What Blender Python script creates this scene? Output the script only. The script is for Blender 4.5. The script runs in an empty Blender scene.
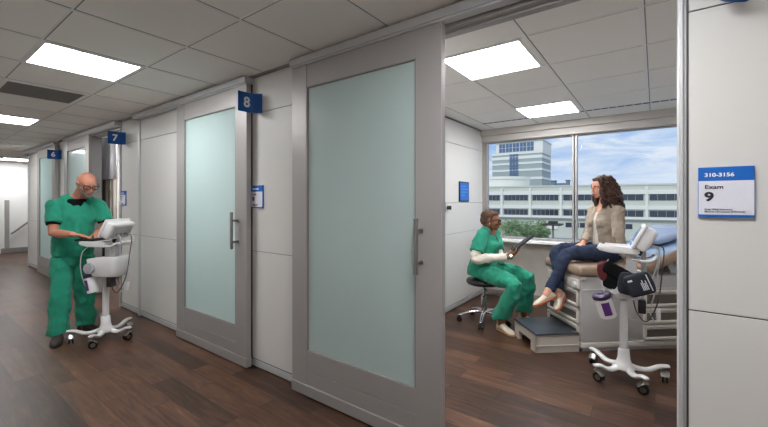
import bpy, bmesh, math, random
from mathutils import Vector, Matrix, noise, Quaternion
random.seed(7)
PI = math.pi
C = bpy.context.scene.collection
V = Vector
# ---------------------------------------------------------------- camera
F_PX, HZ, CAM_H = 368.6, 200.5, 1.41
RS, RC = .5923, .8057
cd = bpy.data.cameras.new('camera'); cam = bpy.data.objects.new('camera', cd); C.objects.link(cam)
cd.sensor_width = 36; cd.lens = F_PX/768*36; cd.shift_y = -(213.5-HZ)/768; cd.clip_start = .05; cd.clip_end = 600
cam.location = (0, 0, CAM_H); cam.rotation_euler = (PI/2, 0, math.atan2(RS, RC))
bpy.context.scene.camera = cam

def J(u, z, d):
    """point at image column u, height z, depth d in front of the standpoint"""
    a = (u-384)/F_PX*d
    return V((RC*a-RS*d, RS*a+RC*d, z))
def zv(v, d): return CAM_H-(v-HZ)*d/F_PX
# ---------------------------------------------------------------- materials
def srgb(r, g, b):
    f = lambda c: (c/255/12.92) if c/255 <= .04045 else ((c/255+.055)/1.055)**2.4
    return (f(r), f(g), f(b), 1)
MATS = {}
def mat(name, col, rough=.5, metal=0, spec=.5, bump=0, bscale=40, var=0, vscale=8, coat=0, trans=0, sub=0, emis=None, estr=0, sheen=0, alpha=1, stretch=None):
    m = bpy.data.materials.new(name); m.use_nodes = True; MATS[name] = m
    nt = m.node_tree; b = nt.nodes['Principled BSDF']; L = nt.links
    b.inputs['Base Color'].default_value = col; b.inputs['Roughness'].default_value = rough
    b.inputs['Metallic'].default_value = metal; b.inputs['Specular IOR Level'].default_value = spec
    b.inputs['Coat Weight'].default_value = coat; b.inputs['Coat Roughness'].default_value = .05
    b.inputs['Transmission Weight'].default_value = trans
    b.inputs['Sheen Weight'].default_value = sheen
    if sub: b.inputs['Subsurface Weight'].default_value = sub; b.inputs['Subsurface Radius'].default_value = (.012, .005, .003)
    if emis: b.inputs['Emission Color'].default_value = emis; b.inputs['Emission Strength'].default_value = estr
    if var or bump:
        tc = nt.nodes.new('ShaderNodeTexCoord')
        mp = nt.nodes.new('ShaderNodeMapping'); L.new(tc.outputs['Object'], mp.inputs['Vector'])
        if stretch: mp.inputs['Scale'].default_value = stretch
    if var:
        n = nt.nodes.new('ShaderNodeTexNoise'); n.inputs['Scale'].default_value = vscale; n.inputs['Detail'].default_value = 4
        L.new(mp.outputs['Vector'], n.inputs['Vector'])
        r = nt.nodes.new('ShaderNodeValToRGB')
        r.color_ramp.elements[0].position = .3; r.color_ramp.elements[1].position = .7
        r.color_ramp.elements[0].color = tuple(c*(1-var) for c in col[:3])+(1,)
        r.color_ramp.elements[1].color = tuple(min(1, c*(1+var)) for c in col[:3])+(1,)
        L.new(n.outputs['Fac'], r.inputs['Fac']); L.new(r.outputs['Color'], b.inputs['Base Color'])
    if bump:
        n2 = nt.nodes.new('ShaderNodeTexNoise'); n2.inputs['Scale'].default_value = bscale; n2.inputs['Detail'].default_value = 3
        L.new(mp.outputs['Vector'], n2.inputs['Vector'])
        bp = nt.nodes.new('ShaderNodeBump'); bp.inputs['Strength'].default_value = bump; bp.inputs['Distance'].default_value = .01
        L.new(n2.outputs['Fac'], bp.inputs['Height']); L.new(bp.outputs['Normal'], b.inputs['Normal'])
    return m
# ---------------------------------------------------------------- object helpers
XF = [Matrix.Identity(4)]
WM = {}
def W(o):
    if o is None: return Matrix.Identity(4)
    return WM[o.name]
def place(o, parent, M):
    """o gets world matrix M under parent"""
    o.parent = parent
    L = W(parent).inverted() @ M
    o.matrix_basis = L; WM[o.name] = M
def thing(name, label, cat, loc=(0, 0, 0), rotz=0, group=None, kind=None):
    o = bpy.data.objects.new(name, None); C.objects.link(o); o.empty_display_size = .1
    M = XF[-1] @ Matrix.Translation(V(loc)) @ Matrix.Rotation(rotz, 4, 'Z')
    place(o, None, M)
    tag(o, label, cat, group, kind)
    return o
def tag(o, label=None, cat=None, group=None, kind=None):
    if label: o['label'] = label
    if cat: o['category'] = cat
    if group: o['group'] = group
    if kind: o['kind'] = kind
    return o
def obj(name, bm, m, parent=None, label=None, cat=None, group=None, kind=None, smooth=False, autos=False):
    me = bpy.data.meshes.new(name)
    bmesh.ops.recalc_face_normals(bm, faces=bm.faces)
    bm.to_mesh(me); bm.free()
    return link(name, me, m, parent, label, cat, group, kind, smooth, autos)
def link(name, me, m, parent=None, label=None, cat=None, group=None, kind=None, smooth=False, autos=False):
    for mm in (m if isinstance(m, (list, tuple)) else [m]):
        if mm: me.materials.append(mm)
    me.transform(XF[-1])
    o = bpy.data.objects.new(name, me); C.objects.link(o)
    if parent is None:
        xs = [v.co.x for v in me.vertices]; ys = [v.co.y for v in me.vertices]; z0 = min(v.co.z for v in me.vertices)
        M = Matrix.Translation(V(((min(xs)+max(xs))/2, (min(ys)+max(ys))/2, z0)))
    else: M = W(parent).copy()
    me.transform(M.inverted()); place(o, parent, M)
    if smooth or autos:
        for p in me.polygons: p.use_smooth = True
        if autos:
            bb = bmesh.new(); bb.from_mesh(me)
            for e in bb.edges:
                if len(e.link_faces) == 2 and e.calc_face_angle(0) > math.radians(38): e.smooth = False
            bb.to_mesh(me); bb.free()
    tag(o, label, cat, group, kind)
    return o
def struct(name, bm, m, parent=None, **k): return obj(name, bm, m, parent, kind='structure', **k)
def copy_tree(o, parent=None, M=None):
    c = o.copy(); C.objects.link(c); c.parent = parent
    if M is not None: place(c, parent, M)
    else: WM[c.name] = W(parent) @ c.matrix_basis
    for ch in [x for x in C.objects if x.parent == o]: copy_tree(ch, c)
    return c
# ---------------------------------------------------------------- bmesh shapes
def box(bm, x0, x1, y0, y1, z0, z1, bev=0, seg=2, M=None, mi=0):
    vs = [bm.verts.new(V((x, y, z))) for x in (x0, x1) for y in (y0, y1) for z in (z0, z1)]
    q = [(0, 1, 3, 2), (4, 6, 7, 5), (0, 4, 5, 1), (2, 3, 7, 6), (0, 2, 6, 4), (1, 5, 7, 3)]
    fs = [bm.faces.new([vs[i] for i in f]) for f in q]
    if bev:
        es = list({e for f in fs for e in f.edges})
        r = bmesh.ops.bevel(bm, geom=es, offset=bev, segments=seg, affect='EDGES', profile=.5)
        vs = list({v for f in r['faces'] for v in f.verts} | {v for v in vs if v.is_valid})
        fs = list({f for v in vs for f in v.link_faces})
    for f in fs: f.material_index = mi
    if M is not None:
        for v in vs: v.co = M @ v.co
    return vs
def cyl(bm, p0, p1, r0, r1=None, n=20, mi=0):
    if r1 is None: r1 = r0
    p0, p1 = V(p0), V(p1); d = (p1-p0).normalized()
    a = d.orthogonal().normalized(); b = d.cross(a)
    A, B = [], []
    for i in range(n):
        t = 2*PI*i/n; o = a*math.cos(t)+b*math.sin(t)
        A.append(bm.verts.new(p0+o*r0)); B.append(bm.verts.new(p1+o*r1))
    fs = [bm.faces.new((A[i], A[(i+1) % n], B[(i+1) % n], B[i])) for i in range(n)]
    fs += [bm.faces.new(A[::-1]), bm.faces.new(B)]
    for f in fs: f.material_index = mi
    return A+B
def spline(pts, k=6):
    P = [V(p) for p in pts]
    if len(P) < 3: return P
    out = []
    for i in range(len(P)-1):
        p0 = P[max(i-1, 0)]; p1 = P[i]; p2 = P[i+1]; p3 = P[min(i+2, len(P)-1)]
        for j in range(k):
            t = j/k
            out.append(.5*((2*p1)+(p2-p0)*t+(2*p0-5*p1+4*p2-p3)*t*t+(3*p1-p0-3*p2+p3)*t**3))
    out.append(P[-1]); return out
def slerp1(vals, k):
    out = []
    for i in range(len(vals)-1):
        for j in range(k): out.append(vals[i]+(vals[i+1]-vals[i])*j/k)
    out.append(vals[-1]); return out
def loft(bm, rings, cap='round', mi=0, power=2):
    """rings: (centre, A, B) half-axis vectors"""
    n = 24
    R = []
    def ring(c, A, B):
        out = []
        for i in range(n):
            t = 2*PI*i/n; ct, st = math.cos(t), math.sin(t)
            if power != 2:
                ct = math.copysign(abs(ct)**(2/power), ct); st = math.copysign(abs(st)**(2/power), st)
            out.append(bm.verts.new(c+A*ct+B*st))
        return out
    rr = [(V(c), V(A), V(B)) for c, A, B in rings]
    if cap == 'round':
        def capr(r0, r1):
            c, A, B = r0; d = (c-r1[0])
            if d.length < 1e-6: return []
            d = d.normalized()*min(A.length, B.length)
            return [(c+d*math.sin(t), A*math.cos(t), B*math.cos(t)) for t in (math.radians(82), math.radians(60), math.radians(32))]
        rr = capr(rr[0], rr[1])+rr+capr(rr[-1], rr[-2])[::-1]
    R = [ring(*r) for r in rr]
    for a, b in zip(R, R[1:]):
        for i in range(n):
            f = bm.faces.new((a[i], a[(i+1) % n], b[(i+1) % n], b[i])); f.material_index = mi
    f = bm.faces.new(R[0][::-1]); f.material_index = mi
    f = bm.faces.new(R[-1]); f.material_index = mi
def tube(bm, pts, rad, cap='round', k=1, ref=None, mi=0, power=2):
    """rad: list of floats or (ra, rb); ra lies along ref"""
    P = spline(pts, k) if k > 1 else [V(p) for p in pts]
    if not isinstance(rad, (list, tuple)): rad = [rad]*len(pts)
    Rd = [(r, r) if not isinstance(r, (tuple, list)) else r for r in rad]
    Rd = [V((r[0], r[1])) for r in Rd]
    if k > 1: Rd = slerp1(Rd, k)
    prev = None; rings = []
    for i, p in enumerate(P):
        d = (P[min(i+1, len(P)-1)]-P[max(i-1, 0)])
        d = d.normalized() if d.length > 1e-9 else V((0, 0, 1))
        h = V(ref) if ref is not None else (prev if prev is not None else d.orthogonal())
        a = h-d*h.dot(d)
        if a.length < 1e-5: a = d.orthogonal()
        a.normalize(); prev = a; b = d.cross(a)
        rings.append((p, a*Rd[i][0], b*Rd[i][1]))
    loft(bm, rings, cap, mi, power)
def ell(bm, c, r, M=None, seg=20, mi=0):
    ret = bmesh.ops.create_uvsphere(bm, u_segments=seg, v_segments=max(8, seg*2//3), radius=1)
    for v in ret['verts']:
        v.co = V((v.co.x*r[0], v.co.y*r[1], v.co.z*r[2]))+V(c)
        if M is not None: v.co = M @ v.co
    if mi:
        for f in {f for v in ret['verts'] for f in v.link_faces}: f.material_index = mi
def lathe(bm, prof, n=28, M=None, mi=0):
    rings = []
    for r, z in prof:
        rr = []
        for i in range(n):
            t = 2*PI*i/n; p = V((r*math.cos(t), r*math.sin(t), z))
            rr.append(bm.verts.new(M @ p if M is not None else p))
        rings.append(rr)
    for a, b in zip(rings, rings[1:]):
        for i in range(n): bm.faces.new((a[i], a[(i+1) % n], b[(i+1) % n], b[i])).material_index = mi
    bm.faces.new(rings[0][::-1]).material_index = mi; bm.faces.new(rings[-1]).material_index = mi
def prism(bm, poly, y0, y1, M=None, mi=0):
    """poly in x,z extruded along y"""
    A = [bm.verts.new(V((x, y0, z))) for x, z in poly]; B = [bm.verts.new(V((x, y1, z))) for x, z in poly]
    n = len(poly)
    for i in range(n): bm.faces.new((A[i], A[(i+1) % n], B[(i+1) % n], B[i])).material_index = mi
    bm.faces.new(A[::-1]).material_index = mi; bm.faces.new(B).material_index = mi
    if M is not None:
        for v in A+B: v.co = M @ v.co
def NB(): return bmesh.new()
def boxo(name, m, parent, *a, **k):
    bm = NB(); bev = k.pop('bev', 0); M = k.pop('M', None); box(bm, *a, bev=bev, M=M); return obj(name, bm, m, parent, **k)
def fuse(name, bm, m, parent=None, voxel=.006, sm=4, cut=None, fold=None, **k):
    """union of overlapping closed shapes as one continuous smooth surface"""
    me = bpy.data.meshes.new('tmp'); bmesh.ops.recalc_face_normals(bm, faces=bm.faces); bm.to_mesh(me); bm.free()
    o = bpy.data.objects.new('tmp', me); C.objects.link(o)
    r = o.modifiers.new('r', 'REMESH'); r.mode = 'VOXEL'; r.voxel_size = voxel; r.adaptivity = 0; r.use_smooth_shade = True
    if sm: s = o.modifiers.new('s', 'SMOOTH'); s.factor = .5; s.iterations = sm
    dg = bpy.context.evaluated_depsgraph_get(); dg.update()
    out = bpy.data.meshes.new_from_object(o.evaluated_get(dg))
    bpy.data.objects.remove(o); bpy.data.meshes.remove(me)
    out.materials.clear(); out.name = name
    if fold:
        amp, sc = fold[:2]
        nrm = [v.normal.copy() for v in out.vertices]
        for v, n in zip(out.vertices, nrm):
            c = v.co
            w = noise.noise(V((c.x*sc[0], c.y*sc[1], c.z*sc[2])))+.5*noise.noise(V((c.x*sc[0]*2.1+5, c.y*sc[1]*2.1, c.z*sc[2]*2.3)))
            w = w if w > 0 else w*.5
            v.co = c+n*amp*w
    if cut:
        bb = bmesh.new(); bb.from_mesh(out)
        bmesh.ops.delete(bb, geom=[f for f in bb.faces if cut(f.calc_center_median())], context='FACES')
        for _ in range(10):
            new = {}
            for v in bb.verts:
                es = [e for e in v.link_edges if e.is_boundary]
                if len(es) == 2: new[v] = v.co*.4+(es[0].other_vert(v).co+es[1].other_vert(v).co)*.3
            for v, c in new.items(): v.co = c
        bb.to_mesh(out); bb.free()
    return link(name, out, m, parent, smooth=True, **k)
def text(name, s, size, M, m, parent, depth=.0008, bold=.02, align='LEFT', squash=1):
    cu = bpy.data.curves.new('t', 'FONT'); cu.body = s; cu.size = size; cu.extrude = depth; cu.offset = bold*size; cu.align_x = align
    o = bpy.data.objects.new('t', cu); C.objects.link(o)
    dg = bpy.context.evaluated_depsgraph_get(); dg.update()
    me = bpy.data.meshes.new_from_object(o.evaluated_get(dg)); bpy.data.objects.remove(o)
    me.materials.clear(); me.transform(M @ Matrix.Diagonal((squash, 1, 1, 1)))
    return link(name, me, m, parent)
WORLD, SUN = 1.05, 1.3
# ---------------------------------------------------------------- palette
m_wall = mat('wall_panel', srgb(214, 211, 207), rough=.45, spec=.35)
m_dark = mat('dark_gap', srgb(60, 58, 57), rough=.6)
m_beige = mat('beige_paint', srgb(190, 182, 173), rough=.7)
m_white = mat('white_paint', srgb(238, 237, 234), rough=.6)
m_alu = mat('door_aluminium', srgb(172, 168, 166), rough=.45, metal=.4, spec=.4)
m_alu2 = mat('light_aluminium', srgb(200, 200, 202), rough=.5, metal=.35)
m_steel = mat('brushed_steel', srgb(150, 148, 145), rough=.28, metal=1)
m_chrome = mat('chrome', srgb(215, 215, 218), rough=.12, metal=1)
m_tile = mat('ceiling_tile', srgb(244, 241, 236), rough=.9, spec=.1, bump=.08, bscale=300)
m_grid = mat('ceiling_grid', srgb(240, 238, 236), rough=.6, spec=.3)
m_groove = mat('tile_groove', srgb(140, 136, 133), rough=.9)
m_vent = mat('vent_metal', srgb(122, 120, 118), rough=.6)
m_blue = mat('sign_blue', srgb(0, 78, 152), rough=.35)
m_blue2 = mat('sign_blue_bright', srgb(10, 100, 190), rough=.35)
m_signw = mat('sign_white', srgb(222, 222, 232), rough=.35)
m_text = mat('sign_text_dark', srgb(35, 35, 48), rough=.5)
m_textw = mat('sign_text_white', srgb(245, 245, 248), rough=.5)
m_black = mat('black_plastic', srgb(26, 26, 28), rough=.45)
m_rubber = mat('black_rubber', srgb(18, 18, 19), rough=.7)
m_cart = mat('cart_white', srgb(226, 224, 224), rough=.3, coat=.2)
m_cartg = mat('cart_grey', srgb(176, 176, 180), rough=.4)
m_vinyl = mat('black_vinyl', srgb(34, 33, 35), rough=.38)
m_scrub = mat('scrub_green', srgb(46, 148, 120), rough=.85, spec=.15, bump=.25, bscale=260, var=.06, vscale=14, sheen=.15)
m_scrubd = mat('scrub_seam', srgb(12, 112, 84), rough=.9, spec=.1)
m_jeans = mat('jeans_denim', srgb(48, 57, 78), rough=.85, spec=.15, bump=.25, bscale=300, var=.14, vscale=22)
m_cardi = mat('cardigan_knit', srgb(168, 154, 140), rough=.95, spec=.1, bump=.5, bscale=220, var=.06, vscale=60)
m_cream = mat('cream_cloth', srgb(226, 218, 206), rough=.9, spec=.15, bump=.15, bscale=200)
m_blackc = mat('black_cloth', srgb(22, 22, 24), rough=.9, spec=.1)
m_skinM = mat('skin_light', srgb(196, 134, 110), rough=.5, spec=.35, sub=.12, var=.05, vscale=30)
m_skinD = mat('skin_dark', srgb(130, 84, 60), rough=.45, spec=.4, sub=.08, var=.06, vscale=30)
m_skinW = mat('skin_fair', srgb(222, 164, 138), rough=.5, spec=.35, sub=.12, var=.04, vscale=30)
m_hairB = mat('hair_brown', srgb(70, 45, 34), rough=.5, spec=.4, var=.4, vscale=70)
m_hairD = mat('hair_dark_short', srgb(96, 74, 62), rough=.8, spec=.2, bump=.9, bscale=160, var=.3, vscale=90)
m_beard = mat('beard_grey', srgb(150, 136, 126), rough=.9, spec=.1, bump=.7, bscale=240, var=.12, vscale=80)
m_lip = mat('lips', srgb(176, 96, 88), rough=.45)
m_lipD = mat('lips_dark', srgb(116, 58, 50), rough=.45)
m_eyew = mat('eye_white', srgb(232, 228, 222), rough=.2)
m_iris = mat('iris_brown', srgb(50, 32, 22), rough=.2)
m_shoe = mat('shoe_cream', srgb(224, 212, 192), rough=.7, bump=.1)
m_sole = mat('sole_gum', srgb(186, 96, 60), rough=.6)
m_solet = mat('sole_tan', srgb(184, 140, 96), rough=.6)
m_shoeb = mat('shoe_brown', srgb(58, 48, 44), rough=.7)
m_table = mat('table_laminate', srgb(182, 179, 178), rough=.5)
m_tablew = mat('table_trim', srgb(208, 202, 194), rough=.4)
m_taupe = mat('drawer_taupe', srgb(98, 88, 82), rough=.45)
m_pad = mat('upholstery_taupe', srgb(150, 128, 110), rough=.45, spec=.4, bump=.05, bscale=200)
m_paper = mat('blue_paper', srgb(166, 190, 220), rough=.85)
m_step = mat('step_plastic', srgb(196, 188, 178), rough=.5)
m_mat = mat('step_mat', srgb(60, 66, 74), rough=.35, bump=.05, bscale=300)
m_purple = mat('purple_label', srgb(94, 44, 122), rough=.4)
m_plum = mat('plum_lid', srgb(56, 36, 74), rough=.35)
m_maroon = mat('maroon_cuff', srgb(88, 22, 28), rough=.8, bump=.3)
m_navy = mat('navy_cuff', srgb(26, 28, 42), rough=.6, bump=.1)
m_screen = mat('screen_glass', srgb(120, 160, 190), rough=.1, spec=.6)
m_cable = mat('grey_cable', srgb(196, 196, 198), rough=.5)
m_cabled = mat('dark_cable', srgb(70, 70, 74), rough=.5)
m_light = mat('light_diffuser', (1, 1, 1, 1), rough=.6, emis=(.97, .985, 1, 1), estr=32.0)
m_red = mat('red_accent', srgb(196, 60, 52), rough=.5)

def glassmat(name, tint, refl):
    m = bpy.data.materials.new(name); m.use_nodes = True; nt = m.node_tree; nt.nodes.clear()
    o = nt.nodes.new('ShaderNodeOutputMaterial'); mx = nt.nodes.new('ShaderNodeMixShader'); t = nt.nodes.new('ShaderNodeBsdfTransparent'); g = nt.nodes.new('ShaderNodeBsdfGlossy')
    fr = nt.nodes.new('ShaderNodeFresnel'); fr.inputs['IOR'].default_value = refl
    t.inputs['Color'].default_value = tint; g.inputs['Roughness'].default_value = .02
    nt.links.new(fr.outputs[0], mx.inputs[0]); nt.links.new(t.outputs[0], mx.inputs[1]); nt.links.new(g.outputs[0], mx.inputs[2]); nt.links.new(mx.outputs[0], o.inputs[0]); return m
m_pane = glassmat('window_glass', (.95, .975, .98, 1), 1.06)
def frosted():
    m = bpy.data.materials.new('frosted_glass'); m.use_nodes = True; nt = m.node_tree; b = nt.nodes['Principled BSDF']
    b.inputs['Base Color'].default_value = srgb(212, 226, 224); b.inputs['Roughness'].default_value = .35; b.inputs['Coat Weight'].default_value = .8; b.inputs['Coat Roughness'].default_value = .02
    t = nt.nodes.new('ShaderNodeBsdfTranslucent'); t.inputs['Color'].default_value = srgb(214, 232, 232)
    mx = nt.nodes.new('ShaderNodeMixShader'); mx.inputs[0].default_value = .42
    o = nt.nodes['Material Output']; nt.links.new(b.outputs[0], mx.inputs[1]); nt.links.new(t.outputs[0], mx.inputs[2]); nt.links.new(mx.outputs[0], o.inputs[0]); return m
m_frost = frosted()
def wood():
    m = bpy.data.materials.new('walnut_planks'); m.use_nodes = True; nt = m.node_tree; N = nt.nodes.new; L = nt.links.new; b = nt.nodes['Principled BSDF']
    g = N('ShaderNodeNewGeometry')
    br = N('ShaderNodeTexBrick'); br.offset = .37; br.offset_frequency = 2
    br.inputs['Scale'].default_value = 1; br.inputs['Brick Width'].default_value = .92; br.inputs['Row Height'].default_value = .152
    br.inputs['Mortar Size'].default_value = .0016; br.inputs['Mortar Smooth'].default_value = .3; br.inputs['Bias'].default_value = -.15
    br.inputs['Color1'].default_value = (0, 0, 0, 1); br.inputs['Color2'].default_value = (1, 1, 1, 1); br.inputs['Mortar'].default_value = (0, 0, 0, 1)
    L(g.outputs['Position'], br.inputs['Vector'])
    mp = N('ShaderNodeMapping'); mp.inputs['Scale'].default_value = (1.5, 13, 1); L(g.outputs['Position'], mp.inputs['Vector'])
    ad = N('ShaderNodeVectorMath'); ad.operation = 'ADD'; L(mp.outputs[0], ad.inputs[0])
    sc = N('ShaderNodeVectorMath'); sc.operation = 'SCALE'; sc.inputs['Scale'].default_value = 37; L(br.outputs['Color'], sc.inputs[0]); L(sc.outputs[0], ad.inputs[1])
    n = N('ShaderNodeTexNoise'); n.inputs['Scale'].default_value = 1.5; n.inputs['Detail'].default_value = 8; n.inputs['Roughness'].default_value = .6; n.inputs['Distortion'].default_value = 1.4; L(ad.outputs[0], n.inputs['Vector'])
    n2 = N('ShaderNodeTexNoise'); n2.inputs['Scale'].default_value = 1.8; n2.inputs['Detail'].default_value = 3; L(g.outputs['Position'], n2.inputs['Vector'])
    a1 = N('ShaderNodeMath'); a1.operation = 'MULTIPLY_ADD'; a1.inputs[1].default_value = .26; L(br.outputs['Color'], a1.inputs[0])
    a0 = N('ShaderNodeMath'); a0.operation = 'MULTIPLY'; a0.inputs[1].default_value = .78; L(n.outputs['Fac'], a0.inputs[0]); L(a0.outputs[0], a1.inputs[2])
    a2 = N('ShaderNodeMath'); a2.operation = 'MULTIPLY_ADD'; a2.inputs[1].default_value = .22; L(n2.outputs['Fac'], a2.inputs[0]); L(a1.outputs[0], a2.inputs[2])
    r = N('ShaderNodeValToRGB'); e = r.color_ramp.elements
    e[0].position = .36; e[0].color = srgb(44, 30, 24); e[1].position = 1; e[1].color = srgb(148, 108, 80)
    x = e.new(.55); x.color = srgb(72, 50, 39); x = e.new(.78); x.color = srgb(106, 75, 57)
    L(a2.outputs[0], r.inputs['Fac'])
    mm = N('ShaderNodeMix'); mm.data_type = 'RGBA'; L(br.outputs['Fac'], mm.inputs['Factor']); L(r.outputs['Color'], mm.inputs[6]); mm.inputs[7].default_value = srgb(40, 30, 27)
    L(mm.outputs[2], b.inputs['Base Color'])
    b.inputs['Roughness'].default_value = .38; b.inputs['Specular IOR Level'].default_value = .32
    rr = N('ShaderNodeMapRange'); rr.inputs['To Min'].default_value = .3; rr.inputs['To Max'].default_value = .5; L(n.outputs['Fac'], rr.inputs['Value']); L(rr.outputs[0], b.inputs['Roughness'])
    bp = N('ShaderNodeBump'); bp.inputs['Strength'].default_value = .12; bp.inputs['Distance'].default_value = .003; L(n.outputs['Fac'], bp.inputs['Height']); L(bp.outputs[0], b.inputs['Normal'])
    return m
m_wood = wood()
# ---------------------------------------------------------------- setting
CH, WY, WT = 2.46, 1.87, .12          # ceiling height, corridor wall face, wall thickness
RX0, RX1, RY1 = -2.1, .80, 5.40       # exam room extents
XE, XFAR = -10.97, -14.0
PITCH = 2.9; J9 = .13
bm = NB(); box(bm, XFAR-.1, 4.6, -1.1, 6.5, -.1, 0); struct('floor', bm, m_wood)
# ceiling with lay-in grid
def grid_lines(bm, x0, x1, y0, y1, xs, ys):
    box(bm, x0, x1, y0, y1, CH, CH+.06, mi=0)
    for x in xs:
        if x0 < x < x1:
            box(bm, x-.012, x+.012, y0, y1, CH-.003, CH+.001, mi=1); box(bm, x+.012, x+.018, y0, y1, CH-.0012, CH+.001, mi=2)
    for y in ys:
        if y0 < y < y1:
            box(bm, x0, x1, y-.005, y+.005, CH-.0025, CH+.001, mi=1); box(bm, x0, x1, y+.005, y+.012, CH-.0012, CH+.001, mi=2)
bm = NB(); grid_lines(bm, XE, 4.5, -1.0, WY+.02, [-1.31-.637*i for i in range(-9, 16)], [.615-.61*k for k in range(-2, 3)])
box(bm, XFAR, XE, -1.0, 6.4, CH, CH+.06, mi=0)
struct('ceiling', bm, [m_tile, m_grid, m_groove])
bm = NB(); grid_lines(bm, RX0-8.9, RX1+.1, WY+WT, RY1+.1, [-.06-.615*i for i in range(-1, 17)], [2.43+.61*k for k in range(5)])
struct('ceiling', bm, [m_tile, m_grid, m_groove])
# corridor walls out of view
bm = NB(); box(bm, XFAR, 4.5, -1.1, -1.0, 0, CH); struct('wall_south', bm, m_white)
bm = NB(); box(bm, 4.5, 4.6, -1.1, WY+WT, 0, CH); struct('wall_east', bm, m_white)
bm = NB(); box(bm, XFAR-.1, XFAR, -1.1, 1.62, 0, CH); box(bm, XFAR-.1, XFAR, 1.62, 6.4, 0, CH); struct('wall_west', bm, m_white)
bm = NB(); box(bm, XFAR, XFAR+.015, 1.86, 6.4, 0, .13, bev=.003); struct('baseboard_west', bm, m_groove)
bm = NB(); box(bm, XFAR, XE, 6.4, 6.5, 0, CH); struct('wall_north', bm, m_white)
# far cased door left of the white end wall
d = thing('door_5', None, None, (XFAR, 1.2, 0), kind='structure')
boxo('door_leaf', m_groove, d, XFAR+.002, XFAR+.03, .8, 1.66, 0, 2.1, bev=.003)
bm = NB(); box(bm, XFAR, XFAR+.05, 1.66, 1.78, 0, 2.16, bev=.004); box(bm, XFAR, XFAR+.05, .7, .8, 0, 2.16, bev=.004); box(bm, XFAR, XFAR+.05, .7, 1.78, 2.1, 2.2, bev=.004)
obj('door_frame', bm, m_alu, d)
bm = NB(); box(bm, XFAR, XFAR+.02, 1.93, 2.02, .13, 1.42, bev=.004); struct('trim_1', bm, m_alu)

# ---- corridor panel wall, per exam room module
def panel(bm, x0, x1, y=WY, zs=(.07, .982, 2.148, CH)):
    """laminate wall panels with dark reveals"""
    box(bm, x0, x1, y+.008, y+WT-.008, 0, CH, mi=1)
    for a, b in zip(zs, zs[1:]):
        box(bm, x0+.002, x1-.002, y, y+.02, a+.0025, b-.0025, bev=.0015, seg=1, mi=0)
        box(bm, x0+.002, x1-.002, y+WT-.02, y+WT, a+.0025, b-.0025, mi=0)
def mullion(n, x, w=.03):
    bm = NB(); box(bm, x-w, x+w, WY-.012, WY+WT+.01, 0, CH, bev=.004); struct(n, bm, m_alu2)
Js = {9: J9, 8: J9-PITCH, 7: J9-2*PITCH, 6: J9-3*PITCH}
for num, Jx in Js.items():
    bm = NB()
    panel(bm, Jx-2.30, Jx-1.20)                         # fixed panel the door slides over
    struct('wall_front', bm, [m_wall, m_dark])
    bm = NB()
    xr = Jx+.50 if num != 9 else 4.5
    if num == 9:
        panel(bm, Jx-.025, 1.25); panel(bm, 1.256, 2.9); panel(bm, 2.906, 4.5)
    else:
        panel(bm, Jx+.0, Jx+.54)
    struct('wall_front', bm, [m_wall, m_dark])
    mullion('trim_2', Jx-2.33, .028)
    # header and jambs of the opening
    bm = NB(); box(bm, Jx-1.2, Jx-.03, WY, WY+WT, 2.372, CH, bev=.002); box(bm, Jx-1.2, Jx-.03, WY+.045, WY+.062, 2.36, 2.3725)
    struct('trim_3', bm, m_alu)
    bm = NB(); box(bm, Jx-1.2, Jx-1.182, WY-.002, WY+WT+.01, 0, 2.372, bev=.003); struct('trim_4', bm, m_alu2)
    bm = NB(); box(bm, Jx-.055, Jx-.040, WY-.01, WY+WT+.012, 0, 2.372, bev=.003); box(bm, Jx-.040, Jx-.030, WY+.004, WY+WT, 0, 2.372, bev=.002); struct('trim_4', bm, m_alu2)
    bm = NB(); box(bm, Jx-.031, Jx-.0, WY+.006, WY+WT-.004, 0, CH); struct('trim_5', bm, m_dark)
    # wall base strip
    bm = NB(); box(bm, Jx-2.30, Jx-1.2, WY-.004, WY+.01, .012, .062, bev=.002); box(bm, Jx, Jx+.54 if num != 9 else 4.5, WY-.004, WY+.01, .012, .062, bev=.002)
    struct('baseboard_front', bm, m_alu2)
    # sliding track housing under the ceiling
    bm = NB(); box(bm, Jx-2.31, Jx+.02, WY-.088, WY-.002, 2.398, 2.447, bev=.003); box(bm, Jx-2.30, Jx+.01, WY-.075, WY-.02, 2.386, 2.399)
    struct('trim_6', bm, m_alu2)
    bm = NB(); box(bm, Jx-2.9+.54, Jx+.54 if num != 9 else 4.5, WY-.035, WY, 2.447, CH-.002); struct('trim_7', bm, m_groove)
# left end of the wall
bm = NB(); panel(bm, XE, J9-3*PITCH-2.36); struct('wall_front', bm, [m_wall, m_dark])
bm = NB(); box(bm, XE-.02, XE, WY+.0, RY1+.1, 0, CH); struct('wall_end', bm, m_white)

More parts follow.
